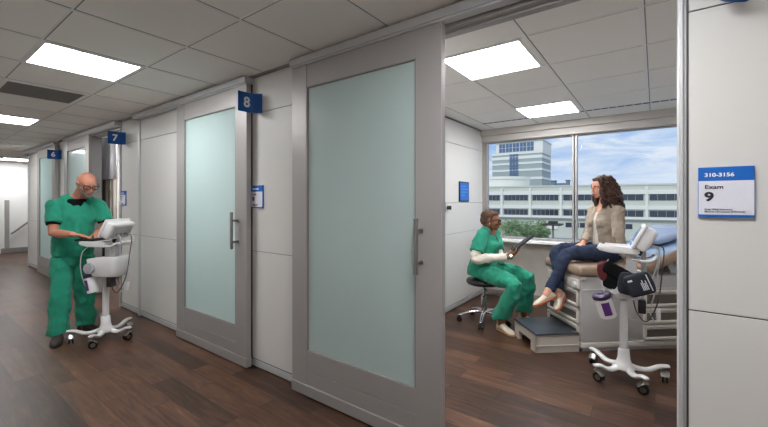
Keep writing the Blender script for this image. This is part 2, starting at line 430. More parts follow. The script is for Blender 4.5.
def sliding_door(num, x0):
    """leaf of aluminium stiles and rails round frosted glass, hung in front of the wall"""
    x1 = x0+1.235; y0, y1 = WY-.07, WY-.025
    d = thing('door_%d' % num, None, None, ((x0+x1)/2, WY-.05, 0), kind='structure')
    bm = NB()
    box(bm, x0, x0+.155, y0, y1, .03, 2.385, bev=.002); box(bm, x1-.165, x1, y0, y1, .03, 2.385, bev=.002)
    obj('door_stile', bm, m_alu2 if False else m_alu, d)
    bm = NB(); box(bm, x0+.156, x1-.166, y0+.003, y1-.003, 2.225, 2.385, bev=.002); obj('top_rail', bm, m_alu, d)
    bm = NB(); box(bm, x0+.156, x1-.166, y0+.003, y1-.003, .19, .335, bev=.002); box(bm, x0+.156, x1-.166, y0+.003, y1-.003, .09, .186, bev=.002); obj('bottom_rail', bm, m_alu, d)
    bm = NB(); box(bm, x0-.004, x1+.004, y0-.005, y1+.002, .012, .088, bev=.003); obj('floor_guide', bm, m_alu, d)
    bm = NB(); box(bm, x0+.150, x1-.160, y0+.016, y0+.026, .33, 2.23); obj('glass_pane', bm, m_frost, d)
    bm = NB()
    for a, b, c, e in ((x0+.155, x0+.163, .335, 2.225), (x1-.174, x1-.166, .335, 2.225), (x0+.155, x1-.166, .327, .337), (x0+.155, x1-.166, 2.217, 2.227)):
        box(bm, a, b, y0+.004, y0+.018, c, e)
    obj('glazing_bead', bm, m_groove, d)
    hx = x1-.128
    bm = NB(); cyl(bm, (hx, y0-.058, 1.0), (hx, y0-.058, 1.31), .0125, n=16)
    for z in (1.06, 1.24): cyl(bm, (hx, y0-.058, z), (hx+.0, y0, z), .009, n=12); cyl(bm, (hx, y0-.006, z), (hx, y0, z), .016, n=16)
    obj('door_handle', bm, m_steel, d, autos=True)
    return d
sliding_door(9, J9-2.30); sliding_door(8, J9-PITCH-1.215); sliding_door(7, J9-2*PITCH-2.30); sliding_door(6, J9-3*PITCH-1.215)

# ---- rooms behind the wall
for i, x in enumerate((RX0, RX0-PITCH, RX0-2*PITCH)):
    bm = NB(); zs = (.07, .982, 1.38, 2.148, CH)
    box(bm, x-.09, x-.01, WY+WT, RY1, 0, CH, mi=1)
    for a, b in zip(zs, zs[1:]):
        for y0, y1 in ((WY+WT, 3.6), (3.605, RY1-.03)):
            box(bm, x-.02, x, y0, y1, a+.002, b-.002, bev=.0012, seg=1, mi=0); box(bm, x-.10, x-.08, y0, y1, a+.002, b-.002, mi=0)
    struct('wall_left', bm, [m_wall, m_dark])
    bm = NB(); box(bm, x-.012, x+.004, WY+WT, RY1, .014, .062, bev=.002); struct('baseboard_left', bm, m_alu2)
    bm = NB(); box(bm, x-.01, x+.012, WY+WT, RY1, CH-.018, CH-.002); struct('trim_8', bm, m_groove)
bm = NB(); box(bm, RX1, RX1+.1, WY+WT, RY1, 0, CH); struct('wall_right', bm, m_wall)
# window wall
SILL, HEAD = .855, 2.29
bm = NB(); box(bm, RX0-.1, RX1+.1, RY1, RY1+.15, 0, SILL); box(bm, RX0-.1, RX1+.1, RY1, RY1+.15, HEAD+.02, CH+.1)
box(bm, RX0-.12, RX0+.02, RY1, RY1+.15, SILL, HEAD+.02); box(bm, RX1-.02, RX1+.1, RY1, RY1+.15, SILL, HEAD+.02)
box(bm, XE, RX0-.1, RY1, RY1+.15, 0, CH)
struct('wall_back', bm, m_beige)
bm = NB(); box(bm, RX0, RX1, RY1-.008, RY1, .012, .09, bev=.002); struct('baseboard_back', bm, m_groove)
bm = NB(); box(bm, RX0, RX1, RY1-.16, RY1+.04, SILL-.035, SILL, bev=.004); struct('trim_9', bm, m_white)
bm = NB(); box(bm, RX0, RX1, RY1-.10, RY1, 2.37, CH-.002, bev=.003); box(bm, RX0, RX1, RY1-.065, RY1+.02, HEAD-.01, 2.368, bev=.003); struct('trim_10', bm, mat('header_paint', srgb(196, 190, 184), rough=.6))
bm = NB(); box(bm, -.862, -.848, RY1+.01, RY1+.088, SILL, HEAD); struct('trim_11', bm, m_dark)
for n, (x0, x1) in enumerate(((RX0+.02, -.862), (-.848, RX1-.02)), 1):
    w = thing('window_%d' % n, None, None, ((x0+x1)/2, RY1+.04, SILL), kind='structure')
    bm = NB(); t = .038
    tl, tr_ = (t, .022) if n == 1 else (.022, t)
    box(bm, x0, x0+tl, RY1, RY1+.09, SILL, HEAD, bev=.003); box(bm, x1-tr_, x1, RY1, RY1+.09, SILL, HEAD, bev=.003)
    box(bm, x0, x1, RY1+.002, RY1+.088, SILL, SILL+.03, bev=.003); box(bm, x0, x1, RY1+.002, RY1+.088, HEAD-.025, HEAD+.01, bev=.003)
    obj('window_frame', bm, m_alu, w)
    bm = NB(); box(bm, x0+t-.01, x1-t+.01, RY1+.045, RY1+.053, SILL+.02, HEAD-.015); obj('glass_pane', bm, m_pane, w)

# ---- lamps and vents
def ceiling_light(x, y, label, group, s=.555):
    t = thing('ceiling_light', label, 'ceiling light', (x, y, CH), 0, group)
    bm = NB()
    for a in ((-.3, .3, -.3, -s/2), (-.3, .3, s/2, .3), (-.3, -s/2, -s/2, s/2), (s/2, .3, -s/2, s/2)): box(bm, x+a[0], x+a[1], y+a[2], y+a[3], CH-.006, CH+.002)
    obj('frame', bm, m_grid, t)
    bm = NB(); box(bm, x-s/2, x+s/2, y-s/2, y+s/2, CH-.0045, CH+.001); obj('diffuser', bm, m_light, t)
ceiling_light(-3.535, .92, 'square white corridor ceiling light, large and bright at upper left', 'corridor ceiling lights')
ceiling_light(-6.735, .92, 'square white corridor ceiling light beyond the grey vent', 'corridor ceiling lights')
ceiling_light(-9.93, .92, 'farther flat corridor ceiling light in the row towards the end of the hallway', 'corridor ceiling lights')
ceiling_light(-13.2, 2.05, 'small far ceiling light above the white end wall with the handrail', 'corridor ceiling lights')
ceiling_light(-.33, .92, 'flat corridor ceiling light just above the viewer by the open exam room', 'corridor ceiling lights')
ceiling_light(2.85, .92, 'added unseen corridor ceiling light behind the viewer to the right', 'corridor ceiling lights')  # added out of view to light the right wall and floor
ceiling_light(-1.0, 2.745, 'larger square ceiling light inside the exam room, nearest the sliding door', 'exam room ceiling lights')
ceiling_light(-1.0, 4.565, 'smaller looking square ceiling light inside the exam room close to the window', 'exam room ceiling lights')
for k, (num, w_) in enumerate(((8, 'closed'), (7, 'curtained'), (6, 'closed'))):  # unseen lights added to brighten the frosted doors and the curtain
    for y_, s_ in ((2.745, 'nearer the door'), (4.565, 'nearer the outer wall')):
        ceiling_light(-1.0-PITCH*(k+1), y_, 'added unseen ceiling light inside the %s room behind door number %d, the one %s' % (w_, num, s_), 'added unseen lights behind the closed doors')
t = thing('ceiling_vent', 'dark grey perforated square vent in the corridor ceiling between two lights', 'vent', (-4.83, .92, CH))
bm = NB(); x, y = -4.83, .92
for a in ((-.3, .3, -.3, -.272), (-.3, .3, .272, .3), (-.3, -.272, -.272, .272), (.272, .3, -.272, .272)): box(bm, x+a[0], x+a[1], y+a[2], y+a[3], CH-.006, CH+.002)
obj('frame', bm, m_grid, t)
bm = NB(); box(bm, x-.272, x+.272, y-.272, y+.272, CH-.002, CH+.001)
for i in range(26): box(bm, x-.27, x+.27, y-.265+i*.0208, y-.257+i*.0208, CH-.0045, CH-.001)
obj('grille', bm, m_vent, t)
t = thing('slot_diffuser', 'long slim slotted air diffuser in the exam room ceiling beside the window', 'vent', (-.6, 4.86, CH))
bm = NB(); box(bm, -1.93, RX1, 4.825, 4.90, CH-.003, CH+.001); obj('frame', bm, m_grid, t)
bm = NB()
for i in range(34): box(bm, -1.9+i*.078, -1.9+i*.078+.066, 4.84, 4.882, CH-.0045, CH-.001)
obj('slot', bm, m_dark, t)
# handrail on the far wall
bm = NB(); P = [(XFAR+.08, 2.05, .52), (XFAR+.08, 2.1, .56), (XFAR+.08, 2.6, 1.02), (XFAR+.08, 3.6, 1.9)]
t = thing('handrail', 'dark sloping handrail on the white wall at the far end of the corridor', 'handrail', (XFAR+.04, 2.3, .6))
tube(bm, P, .022); obj('rail', bm, m_groove, t, smooth=True)
for y, z in ((2.2, .652), (3.0, 1.37)):
    bm = NB(); cyl(bm, (XFAR, y, z-.05), (XFAR+.08, y, z-.01), .01, n=10); obj('bracket', bm, m_groove, t)

# ---- signs
def flag_sign(num, Jx):
    n = str(num)
    where = {9: 'above the exam room entrance at the top edge', 8: 'beside the closed middle sliding door', 7: 'over the curtained doorway above the standing man', 6: 'farthest one down the corridor'}[num]
    x = Jx+.065; y0, y1 = 1.695, WY
    t = thing('door_number_sign', 'blue projecting sign with white number %s, %s' % (n, where), 'sign', (x, WY, 2.14), 0, 'numbered blue flag signs')
    bm = NB(); pts = []
    for i in range(9):
        a = i/8; pts.append((x+.075*max(0, (a-.6)/.4)**1.6, y0+(y1-y0)*a))
    pts[-1] = (x+.075, y1-.001)
    top = [(p, q) for p, q in pts]
    th = .008
    A = []; 
    for z in (2.137, 2.297):
        row = [bm.verts.new((p-th/2, q, z)) for p, q in top]; row2 = [bm.verts.new((p+th/2, q-(th*.3), z)) for p, q in top]
        A.append((row, row2))
    k = len(top)
    for i in range(k-1):
        bm.faces.new((A[0][0][i], A[0][0][i+1], A[1][0][i+1], A[1][0][i])); bm.faces.new((A[0][1][i], A[0][1][i+1], A[1][1][i+1], A[1][1][i]))
        for zz in (0, 1): bm.faces.new((A[zz][0][i], A[zz][0][i+1], A[zz][1][i+1], A[zz][1][i]))
    for i in (0, k-1): bm.faces.new((A[0][0][i], A[0][1][i], A[1][1][i], A[1][0][i]))
    obj('sign_blade', bm, m_blue, t)
    # digit faces +X, reads towards +Y
    M = Matrix.Translation(V((x+th/2+.0012, y0+.048, 2.180))) @ Matrix(((0, 0, 1, 0), (1, 0, 0, 0), (0, 1, 0, 0), (0, 0, 0, 1)))
    text('number', n, .115, M, m_textw, t, bold=.03)
def room_sign(num, Jx):
    x0, x1, z0, z1 = Jx+.004, Jx+.159, 1.347, 1.536; y = WY
    no = {9: '310-3156', 8: '310-3158', 7: '310-3160', 6: '310-3162'}[num]
    where = {9: 'on the near right wall', 8: 'on the narrow panel between the middle doors', 7: 'small one on the panel behind the standing man'}[num]
    t = thing('room_sign', 'blue and white plaque reading Exam %d, %s' % (num, where), 'sign', (x0+.08, y, z0), 0, 'exam room plaques')
    bm = NB(); box(bm, x0, x1, y-.012, y, z0, z1, bev=.001); obj('backplate', bm, m_blue2, t)
    bm = NB(); box(bm, x0+.001, x1-.001, y-.0135, y-.011, z0+.010, z1-.052); obj('white_insert', bm, m_signw, t)
    def M(x, z, dy=.0142): return Matrix.Translation(V((x, y-dy, z))) @ Matrix.Rotation(PI/2, 4, 'X')
    text('lettering', no, .0195, M(x0+.018, z1-.036, .013), m_textw, t, bold=.03, squash=1.12)
    text('lettering', 'Exam', .0215, M(x0+.018, z1-.082), m_text, t, bold=.012, squash=1.15)
    text('lettering', str(num), .046, M(x0+.018, z1-.127), m_text, t, bold=.04, squash=1.15)
    text('lettering', 'Enter With Instructor', .0088, M(x0+.018, z0+.027), m_text, t, bold=.01)
    text('lettering', 'Medical Information (310-3156)' if num == 9 else 'Medical Information', .0088, M(x0+.018, z0+.018), m_text, t, bold=.01)
for n, Jx in Js.items(): flag_sign(n, Jx)
for n in (9, 8, 7): room_sign(n, Js[n])
# picture and hook on the exam room's left wall
t = thing('framed_notice', 'small bright blue framed notice on the left wall of the exam room', 'sign', (RX0, 4.68, 1.4))
boxo('frame', m_black, t, RX0, RX0+.014, 4.53, 4.84, 1.395, 1.665, bev=.002)
boxo('print', m_blue2, t, RX0+.012, RX0+.016, 4.545, 4.825, 1.41, 1.65)
bm = NB()
for i, w in enumerate((.14, .2, .17, .1)): box(bm, RX0+.0155, RX0+.0168, 4.585, 4.585+w, 1.60-i*.04, 1.606-i*.04)
obj('printed_lines', bm, mat('pale_blue', srgb(120, 180, 232)), t)
t = thing('wall_bracket', 'small metal wall bracket with black knob near the exam room door', 'bracket', (RX0, 4.2, 1.3))
boxo('plate', m_alu2, t, RX0, RX0+.01, 4.14, 4.2, 1.27, 1.39, bev=.003)
bm = NB(); cyl(bm, (RX0+.01, 4.17, 1.32), (RX0+.06, 4.19, 1.32), .022, .026); obj('knob', bm, m_black, t, autos=True)
# curtain of room 7
def curtain(bm, x0, x1, y, z0, z1, amp, folds, th=.004):
    n = 90; A = [[], []]
    for i in range(n+1):
        x = x0+(x1-x0)*i/n; yy = y+amp*math.sin(i/n*folds*2*PI)+amp*.3*math.sin(i/n*folds*4.7)
        for k in (0, 1): A[k].append((bm.verts.new((x, yy+k*th, z0)), bm.verts.new((x, yy+k*th, z1))))
    for k in (0, 1):
        for i in range(n): bm.faces.new((A[k][i][0], A[k][i+1][0], A[k][i+1][1], A[k][i][1]))
    for i in range(n):
        for z in (0, 1): bm.faces.new((A[0][i][z], A[0][i+1][z], A[1][i+1][z], A[1][i][z]))
    for i in (0, n): bm.faces.new((A[0][i][0], A[0][i][1], A[1][i][1], A[1][i][0]))
t = thing('privacy_curtain', 'tall striped privacy curtain with white mesh top in the doorway under sign 7', 'curtain', (-7.0, 2.10, 0))
bm = NB(); curtain(bm, -7.42, -6.60, 2.10, 1.74, 2.40, .035, 8); obj('mesh_top', bm, mat('curtain_mesh', srgb(238, 238, 242), rough=.9), t, smooth=True)
mc = mat('curtain_stripes', srgb(150, 136, 122), rough=.9)
nt = mc.node_tree; wv = nt.nodes.new('ShaderNodeTexWave'); wv.bands_direction = 'X'; wv.inputs['Scale'].default_value = 2.6; wv.inputs['Distortion'].default_value = 1.5
tc = nt.nodes.new('ShaderNodeTexCoord'); rp = nt.nodes.new('ShaderNodeValToRGB'); mp = nt.nodes.new('ShaderNodeMapping'); mp.inputs['Scale'].default_value = (1, 1, .02)
nt.links.new(tc.outputs['Object'], mp.inputs[0]); nt.links.new(mp.outputs[0], wv.inputs[0]); nt.links.new(wv.outputs['Fac'], rp.inputs[0]); nt.links.new(rp.outputs[0], nt.nodes['Principled BSDF'].inputs['Base Color'])
rp.color_ramp.interpolation = 'CONSTANT'
rp.color_ramp.elements[0].color = srgb(108, 98, 90); rp.color_ramp.elements[1].color = srgb(196, 188, 178); rp.color_ramp.elements[1].position = .45
e = rp.color_ramp.elements.new(.75); e.color = srgb(152, 138, 124)
bm = NB(); curtain(bm, -7.42, -6.60, 2.10, .22, 1.74, .035, 8); obj('striped_cloth', bm, mc, t, smooth=True)
bm = NB(); box(bm, -7.9, -5.2, 2.085, 2.115, CH-.03, CH-.002); obj('track', bm, m_grid, t)
# ---------------------------------------------------------------- outside
m_fac = mat('facade_panel', srgb(212, 214, 200), rough=.8); m_facl = mat('facade_light', srgb(240, 238, 228), rough=.8)
m_facd = mat('facade_brown', srgb(150, 152, 146), rough=.8); m_win = mat('facade_window', srgb(58, 62, 76), rough=.15, spec=.8)
m_winb = mat('facade_window_blue', srgb(96, 118, 150), rough=.15, spec=.8)
m_asph = mat('asphalt', srgb(150, 154, 158), rough=.9)
GZ = -9.0
bm = NB(); box(bm, -220, 260, 8, 420, GZ-.2, GZ); struct('ground', bm, m_asph)
def cam2(xc, zc): return V((RC*xc-RS*zc, RS*xc+RC*zc, 0))
A = cam2(32.2-8, 112+4.1); D = (cam2(74.7, 90)-cam2(32.2, 112)).normalized(); Nn = V((D.y, -D.x, 0))   # Nn towards us
if Nn.dot(A) > 0: Nn = -Nn
s0 = 8/.887*1.0
MF = Matrix(((D.x, -Nn.x, 0, A.x), (D.y, -Nn.y, 0, A.y), (0, 0, 1, 0), (0, 0, 0, 1)))   # x along facade, y into building
XF.append(MF)
b = thing('office_building', 'long pale low-rise office block with two bands of dark windows, seen through the window', 'building', (45, 12, GZ))
bm = NB(); box(bm, -14, 110, 0, 17.5, GZ, 5.45); box(bm, -14.2, 110.2, -.2, 17.5, 5.3, 5.7); obj('wall', bm, m_fac, b)
bm = NB()
for z0, z1 in ((3.05, 4.1), (-.9, .0), (-3.6, -2.85)): box(bm, -14, 110, -.35, 0, z0, z1)
obj('spandrel', bm, m_facl, b)
bm = NB(); box(bm, -14, 110, -.7, 0, -3.75, -3.45); obj('ledge', bm, m_facd, b)
PIL = [9+x for x in (-4.4, 3.5, 11.4, 19.4, 29.2, 39.1, 48.9, 58.7)]
for x in PIL:
    bm = NB(); box(bm, x-.28, x+.28, -.55, 0, -3.6, 5.0); obj('pilaster', bm, m_facl, b)
for x0, x1 in zip(PIL, PIL[1:]):
    n = 6 if x1-x0 < 9 else 5; a, c = x0+.6, x1-.6; w = (c-a)/n
    for z0, z1 in ((1.45, 3.0), (-2.75, -1.2)):
        for i in range(n):
            bm = NB(); box(bm, a+i*w+.05, a+(i+1)*w-.05, -.12, .05, z0, z1); box(bm, a+i*w+.05, a+(i+1)*w-.05, -.16, -.1, z0+.95, z0+1.02)
            obj('window', bm, m_win, b)
for i in range(9):
    x = PIL[3]+1.2+i*1.75
    bm = NB(); box(bm, x, x+1.5, -.1, .05, -6.0, -4.7); obj('window', bm, m_win, b)
bm = NB(); box(bm, PIL[3]-3.2, PIL[3]-.8, -.4, .05, -6.6, -4.4); obj('service_door', bm, m_facl, b)
XF.pop()
# tower behind
def towerxf(u, d, yaw):
    p = J(u, 0, d); return Matrix.Translation(p) @ Matrix.Rotation(yaw, 4, 'Z')
ang = math.atan2(D.y, D.x)
XF.append(towerxf(542, 138, ang-.16))        # origin: the tower's near right corner, x runs left along the front
t = thing('office_tower', 'tall stepped pale tower with striped facade rising behind the low office block', 'building', (-10, 8, GZ))
m_ts = mat('tower_stripe', srgb(170, 180, 180), rough=.8)
zt = lambda v: zv(v, 138)
bm = NB(); box(bm, -19, 0, 0, 14, GZ, zt(150.5)); obj('wall', bm, m_ts, t)
bm = NB(); box(bm, -17.5, 0.2, .3, 14.2, zt(150.5), zt(140)); obj('penthouse', bm, m_facl, t)
bm = NB()
z = zt(140)
vs = [bm.verts.new(p) for p in ((-17.8, -.1, z), (.6, -.1, z), (.6, 14.5, z), (-17.8, 14.5, z), (-15, 4, z+1.6), (-3.5, 4, z+1.6), (-3.5, 10, z+1.6), (-15, 10, z+1.6))]
for f in ((0, 1, 5, 4), (1, 2, 6, 5), (2, 3, 7, 6), (3, 0, 4, 7), (4, 5, 6, 7), (3, 2, 1, 0)): bm.faces.new([vs[i] for i in f])
obj('roof', bm, m_fac, t)
for i in range(5):
    for k in range(2):
        for r in range(2):
            bm = NB(); x = -16.3+i*2.7; box(bm, x+k*1.3, x+k*1.3+1.15, .18, .35, zt(149.6)+r*1.75, zt(149.6)+r*1.75+1.6); obj('window', bm, m_winb, t)
for v0, v1 in ((154.5, 157.5), (161, 163), (168, 170), (176.5, 179), (150.5, 152.5)):
    bm = NB(); box(bm, -19.15, .15, -.15, 14, zt(v1), zt(v0)); obj('band', bm, m_facl, t)
for r in range(9):
    for k in range(3):
        z0 = zt(177)+r*1.05; bm = NB(); box(bm, -12.0+k*1.15, -11.0+k*1.15, -.25, .05, z0, z0+.9); obj('window', bm, m_winb, t)
for r, v in enumerate((160, 168, 176)):
    for k in range(4):
        bm = NB(); box(bm, -.05, .1, 1.2+k*3, 3.6+k*3, zt(v+3.6), zt(v)); obj('window', bm, m_winb, t)
XF.pop()
# curved lower wing in front of the tower
XF.append(towerxf(511, 112, ang))
t = thing('rounded_wing', 'pale rounded rooftop wing at the foot of the striped tower', 'building', (0, 0, 4))
bm = NB(); lathe(bm, [(8.4, 5.72), (8.4, zv(177, 112)-.5), (8.7, zv(177, 112)-.5), (8.7, zv(176, 112)), (8.0, zv(176, 112))], n=48, M=Matrix.Translation(V((-4, 9, 0)))); obj('wall', bm, m_facl, t, autos=True)
XF.pop()
# distant rooftops
for i, (u, d, w, z0, h) in enumerate(((553, 190, 2.6, 1, 8.5), (561, 230, 9, 1, 9.5), (568, 185, 1.2, 1, 9.6))):
    p = J(u, 0, d)
    bm = NB(); box(bm, p.x-w/2, p.x+w/2, p.y-2, p.y+2, GZ, zv((181.5, 184, 181)[i], d)); box(bm, p.x-w/2-.3, p.x+w/2+.3, p.y-2.3, p.y+2.3, zv((181.5, 184, 181)[i], d), zv((181.5, 184, 181)[i], d)+.5)
    obj(('rooftop_tank', 'distant_building', 'chimney')[i], bm, mat('distant_grey', srgb(128, 146, 160), rough=.9), label=('small grey rooftop tank block on the skyline right of the tower', 'distant grey building roof on the skyline between the windows', 'thin grey chimney on the skyline just left of the window post')[i], cat=('tank', 'building', 'chimney')[i])
# trees
m_leaf = mat('tree_leaves', srgb(146, 168, 124), rough=.8, var=.25, vscale=3); m_bark = mat('bark', srgb(90, 76, 62), rough=.9)
def tree(u, d, top, w, label, seed):
    rnd = random.Random(seed); p = J(u, GZ, d)
    t = thing('leafy_tree', label, 'tree', p, 0, 'trees in front of the office block')
    bm = NB(); tube(bm, [p, p+V((.1, 0, 2)), p+V((0, .2, 4))], [.22, .16, .1]); obj('trunk', bm, m_bark, t, smooth=True)
    bm = NB(); zt_ = zv(top, d); zc = (zt_+GZ+1.8)/2; hh = (zt_-GZ-1.8)/2
    blobs = []
    for i in range(14):
        a = rnd.uniform(0, 6.28); r = rnd.uniform(0, .7); hz = rnd.uniform(-.8, .75); r *= (1-abs(hz)*.5)
        blobs.append((V((math.cos(a)*r*w, math.sin(a)*r*w, hz*hh)), rnd.uniform(.3, .45)))
    for c, r in blobs:
        for k in range(300):
            q = V((rnd.gauss(0, 1), rnd.gauss(0, 1), rnd.gauss(0, 1))).normalized()*rnd.uniform(.6, 1)
            q = V((q.x*w*r, q.y*w*r, q.z*hh*r))+c+V((p.x, p.y, zc))
            n1 = V((rnd.gauss(0, 1), rnd.gauss(0, 1), rnd.gauss(0, 1))).normalized(); n2 = n1.orthogonal().normalized(); n3 = n1.cross(n2); s = rnd.uniform(.09, .18)
            f = [bm.verts.new(q+n2*s), bm.verts.new(q+n3*s*.6), bm.verts.new(q-n2*s), bm.verts.new(q-n3*s*.6)]; bm.faces.new(f)
    obj('crown', bm, m_leaf, t)
tree(509, 60, 219, 3.2, 'light green leafy tree outside, leftmost, beside the seated doctor\'s glasses', 1)
tree(525, 64, 216, 3.4, 'light green leafy tree outside, the middle and tallest of three', 2)
tree(541, 66, 220.5, 2.8, 'light green leafy tree outside, rightmost beside the dark canopy', 3)
p = J(553, GZ, 58); t = thing('street_canopy', 'dark flat-roofed street canopy on a post right of the trees', 'canopy', p)
bm = NB(); cyl(bm, p, p+V((0, 0, 6.6)), .16); obj('post', bm, m_groove, t)
bm = NB(); box(bm, p.x-1.3, p.x+1.3, p.y-1.3, p.y+1.3, GZ+6.5, GZ+6.8, bev=.08); box(bm, p.x-.6, p.x+.6, p.y-.6, p.y+.6, GZ+6.8, GZ+7.2, bev=.08); obj('canopy_roof', bm, m_dark, t)
# ---------------------------------------------------------------- sky and sun
w = bpy.data.worlds.new('sky'); bpy.context.scene.world = w; w.use_nodes = True; nt = w.node_tree; N = nt.nodes.new; L = nt.links.new
bg = nt.nodes['Background']; tc = N('ShaderNodeTexCoord'); mp = N('ShaderNodeMapping'); mp.inputs['Scale'].default_value = (2.2, 2.2, 11); mp.inputs['Rotation'].default_value = (0, .12, .4)
n = N('ShaderNodeTexNoise'); n.inputs['Scale'].default_value = 2.6; n.inputs['Detail'].default_value = 10; n.inputs['Roughness'].default_value = .62; n.inputs['Distortion'].default_value = .5
L(tc.outputs['Generated'], mp.inputs[0]); L(mp.outputs[0], n.inputs['Vector'])
r = N('ShaderNodeValToRGB'); e = r.color_ramp.elements; e[0].position = .34; e[0].color = srgb(150, 186, 236); e[1].position = .60; e[1].color = srgb(232, 237, 248)
x = e.new(.46); x.color = srgb(190, 210, 240)
L(n.outputs['Fac'], r.inputs[0])
sx = N('ShaderNodeSeparateXYZ'); L(tc.outputs['Generated'], sx.inputs[0])
gr = N('ShaderNodeMapRange'); gr.inputs['From Min'].default_value = 0; gr.inputs['From Max'].default_value = .14; gr.inputs['To Min'].default_value = .75; gr.inputs['To Max'].default_value = 0; L(sx.outputs['Z'], gr.inputs['Value'])
mx = N('ShaderNodeMix'); mx.data_type = 'RGBA'; L(gr.outputs[0], mx.inputs['Factor']); L(r.outputs[0], mx.inputs[6]); mx.inputs[7].default_value = srgb(210, 221, 242)
L(mx.outputs[2], bg.inputs['Color']); bg.inputs['Strength'].default_value = WORLD
sd = bpy.data.lights.new('sun', 'SUN'); sd.energy = SUN; sd.angle = .3; sd.color = (1, .96, .9); so = bpy.data.objects.new('sun', sd); C.objects.link(so)
so.rotation_euler = (math.radians(52), 0, math.radians(-12)); so.location = (0, 0, 20)
# ---------------------------------------------------------------- exam table
TA = math.radians(41)
XF.append(Matrix.Translation(V((-.547, 3.855, 0))) @ Matrix.Rotation(TA, 4, 'Z'))    # x towards the head end, y to the far side
TL, TW, TZ = 1.36, .60, .70
t = thing('exam_table', 'grey examination table with taupe padding, raised back and drawers, the woman sits on it', 'exam table', (.6, .3, 0))
bm = NB(); box(bm, .0, TL, .0, TW, .07, TZ, bev=.012); box(bm, .015, TL-.01, .015, TW-.015, 0, .075)
obj('body', bm, m_table, t, autos=True)
bm = NB(); box(bm, -.008, TL+.01, -.008, TW+.008, .035, .085, bev=.006); obj('plinth', bm, m_tablew, t, autos=True)
bm = NB(); box(bm, -.012, .03, -.012, TW+.012, .66, .70, bev=.008); box(bm, .0, TL, -.006, .0, .575, .582); obj('trim_rail', bm, m_tablew, t, autos=True)
# control panel on the foot end
bm = NB(); box(bm, -.022, .0, .02, TW-.02, .575, .665, bev=.01); cp = obj('control_panel', bm, m_tablew, t, autos=True)
bm = NB(); cyl(bm, (-.034, .30, .62), (-.02, .30, .62), .016); obj('green_knob', bm, mat('teal_knob', srgb(30, 96, 92)), cp, autos=True)
bm = NB(); cyl(bm, (-.045, .075, .612), (-.02, .075, .612), .028); obj('round_knob', bm, m_cart, cp, autos=True)
bm = NB(); box(bm, -.027, -.02, .2, .42, .592, .65, bev=.003); obj('label_plate', bm, m_cartg, cp)
def drawer(z0, z1, side, a, b):
    """raised pale frame round a recessed taupe front"""
    bm = NB(); bd = .024
    def bx(u0, u1, z0, z1, d0, d1, **k):
        if side == 'foot': box(bm, -d1, -d0, u0, u1, z0, z1, **k)
        else: box(bm, u0, u1, -d1, -d0, z0, z1, **k)
    bx(a, b, z0, z0+bd, 0, .03, bev=.006); bx(a, b, z1-bd, z1, 0, .03, bev=.006)
    bx(a, a+bd, z0, z1, 0, .028, bev=.006); bx(b-bd, b, z0, z1, 0, .028, bev=.006)
    d = obj('drawer', bm, m_tablew, t, autos=True)
    bm = NB(); bx(a+bd-.004, b-bd+.004, z0+bd-.004, z1-bd+.004, 0, .010); obj('front', bm, m_taupe, d)
    bm = NB(); bx(a+bd, b-bd, z1-bd-.016, z1-bd-.006, .008, .02, bev=.003); obj('pull', bm, m_tablew, d)
for z0, z1 in ((.412, .563), (.256, .392), (.10, .236)):
    drawer(z0, z1, 'foot', .03, TW-.03)
    drawer(z0, z1, 'side', .60, 1.30)
# padding
bm = NB()
box(bm, -.045, .66, -.03, TW+.0, TZ+.002, TZ+.095, bev=.036, seg=4); pd = obj('seat_cushion', bm, m_pad, t, smooth=True)
hm = Matrix.Translation(V((.64, 0, TZ+.03))) @ Matrix.Rotation(-math.radians(23), 4, 'Y')
bm = NB(); box(bm, 0, .78, -.035, TW+.035, -.02, .075, bev=.034, seg=4, M=hm); obj('backrest_cushion', bm, m_pad, t, smooth=True)
bm = NB(); box(bm, .02, .74, .04, TW-.04, -.045, -.021, bev=.004, M=hm); box(bm, .3, .36, .1, TW-.1, -.33, -.04, M=hm)
obj('backrest_frame', bm, m_table, t)
# paper and pillow
bm = NB()
def sheet(bm, M, x0, x1, y0, y1, z, amp, nx=40, ny=24, drop=.05):
    vt = {}
    for i in range(nx+1):
        for j in range(ny+1):
            x = x0+(x1-x0)*i/nx; y = y0+(y1-y0)*j/ny
            e = min(j, ny-j)/ny; zz = z+amp*noise.noise(V((x*9, y*9, 3)))
            if j == 0 or j == ny: zz -= drop
            for k in (0, 1): vt[i, j, k] = bm.verts.new(M @ V((x, y, zz+k*.002)))
    for i in range(nx):
        for j in range(ny):
            for k in (0, 1): bm.faces.new((vt[i, j, k], vt[i+1, j, k], vt[i+1, j+1, k], vt[i, j+1, k]))
    for i in range(nx):
        for j in (0, ny): bm.faces.new((vt[i, j, 0], vt[i+1, j, 0], vt[i+1, j, 1], vt[i, j, 1]))
    for j in range(ny):
        for i in (0, nx): bm.faces.new((vt[i, j, 0], vt[i, j+1, 0], vt[i, j+1, 1], vt[i, j, 1]))
sheet(bm, hm, .03, .79, -.0, TW, .084, .008, drop=.012)
obj('paper_sheet', bm, m_paper, None, label='crinkled light blue paper sheet spread over the raised back of the table', cat='paper sheet', smooth=True)
bm = NB(); ell(bm, (.47, .33, .150), (.21, .25, .066), M=hm, seg=28)
o = fuse('pillow', bm, mat('pillow_blue', srgb(150, 164, 192), rough=.9, bump=.1, bscale=60), None, voxel=.012, sm=6, fold=(.006, (9, 9, 9)), label='puffy grey blue pillow on the raised back of the examination table', cat='pillow')
# pull-out step
XF.pop()
XF.append(Matrix.Translation(V((-.547, 3.855, 0))) @ Matrix.Rotation(TA, 4, 'Z') @ Matrix.Translation(V((-.44, .012, 0))))
t = thing('foot_step', 'low beige step with dark rubber mat pulled out below the patient\'s feet', 'step', (.2, .22, 0))
bm = NB()
SL, SW, SH = .43, .45, .165
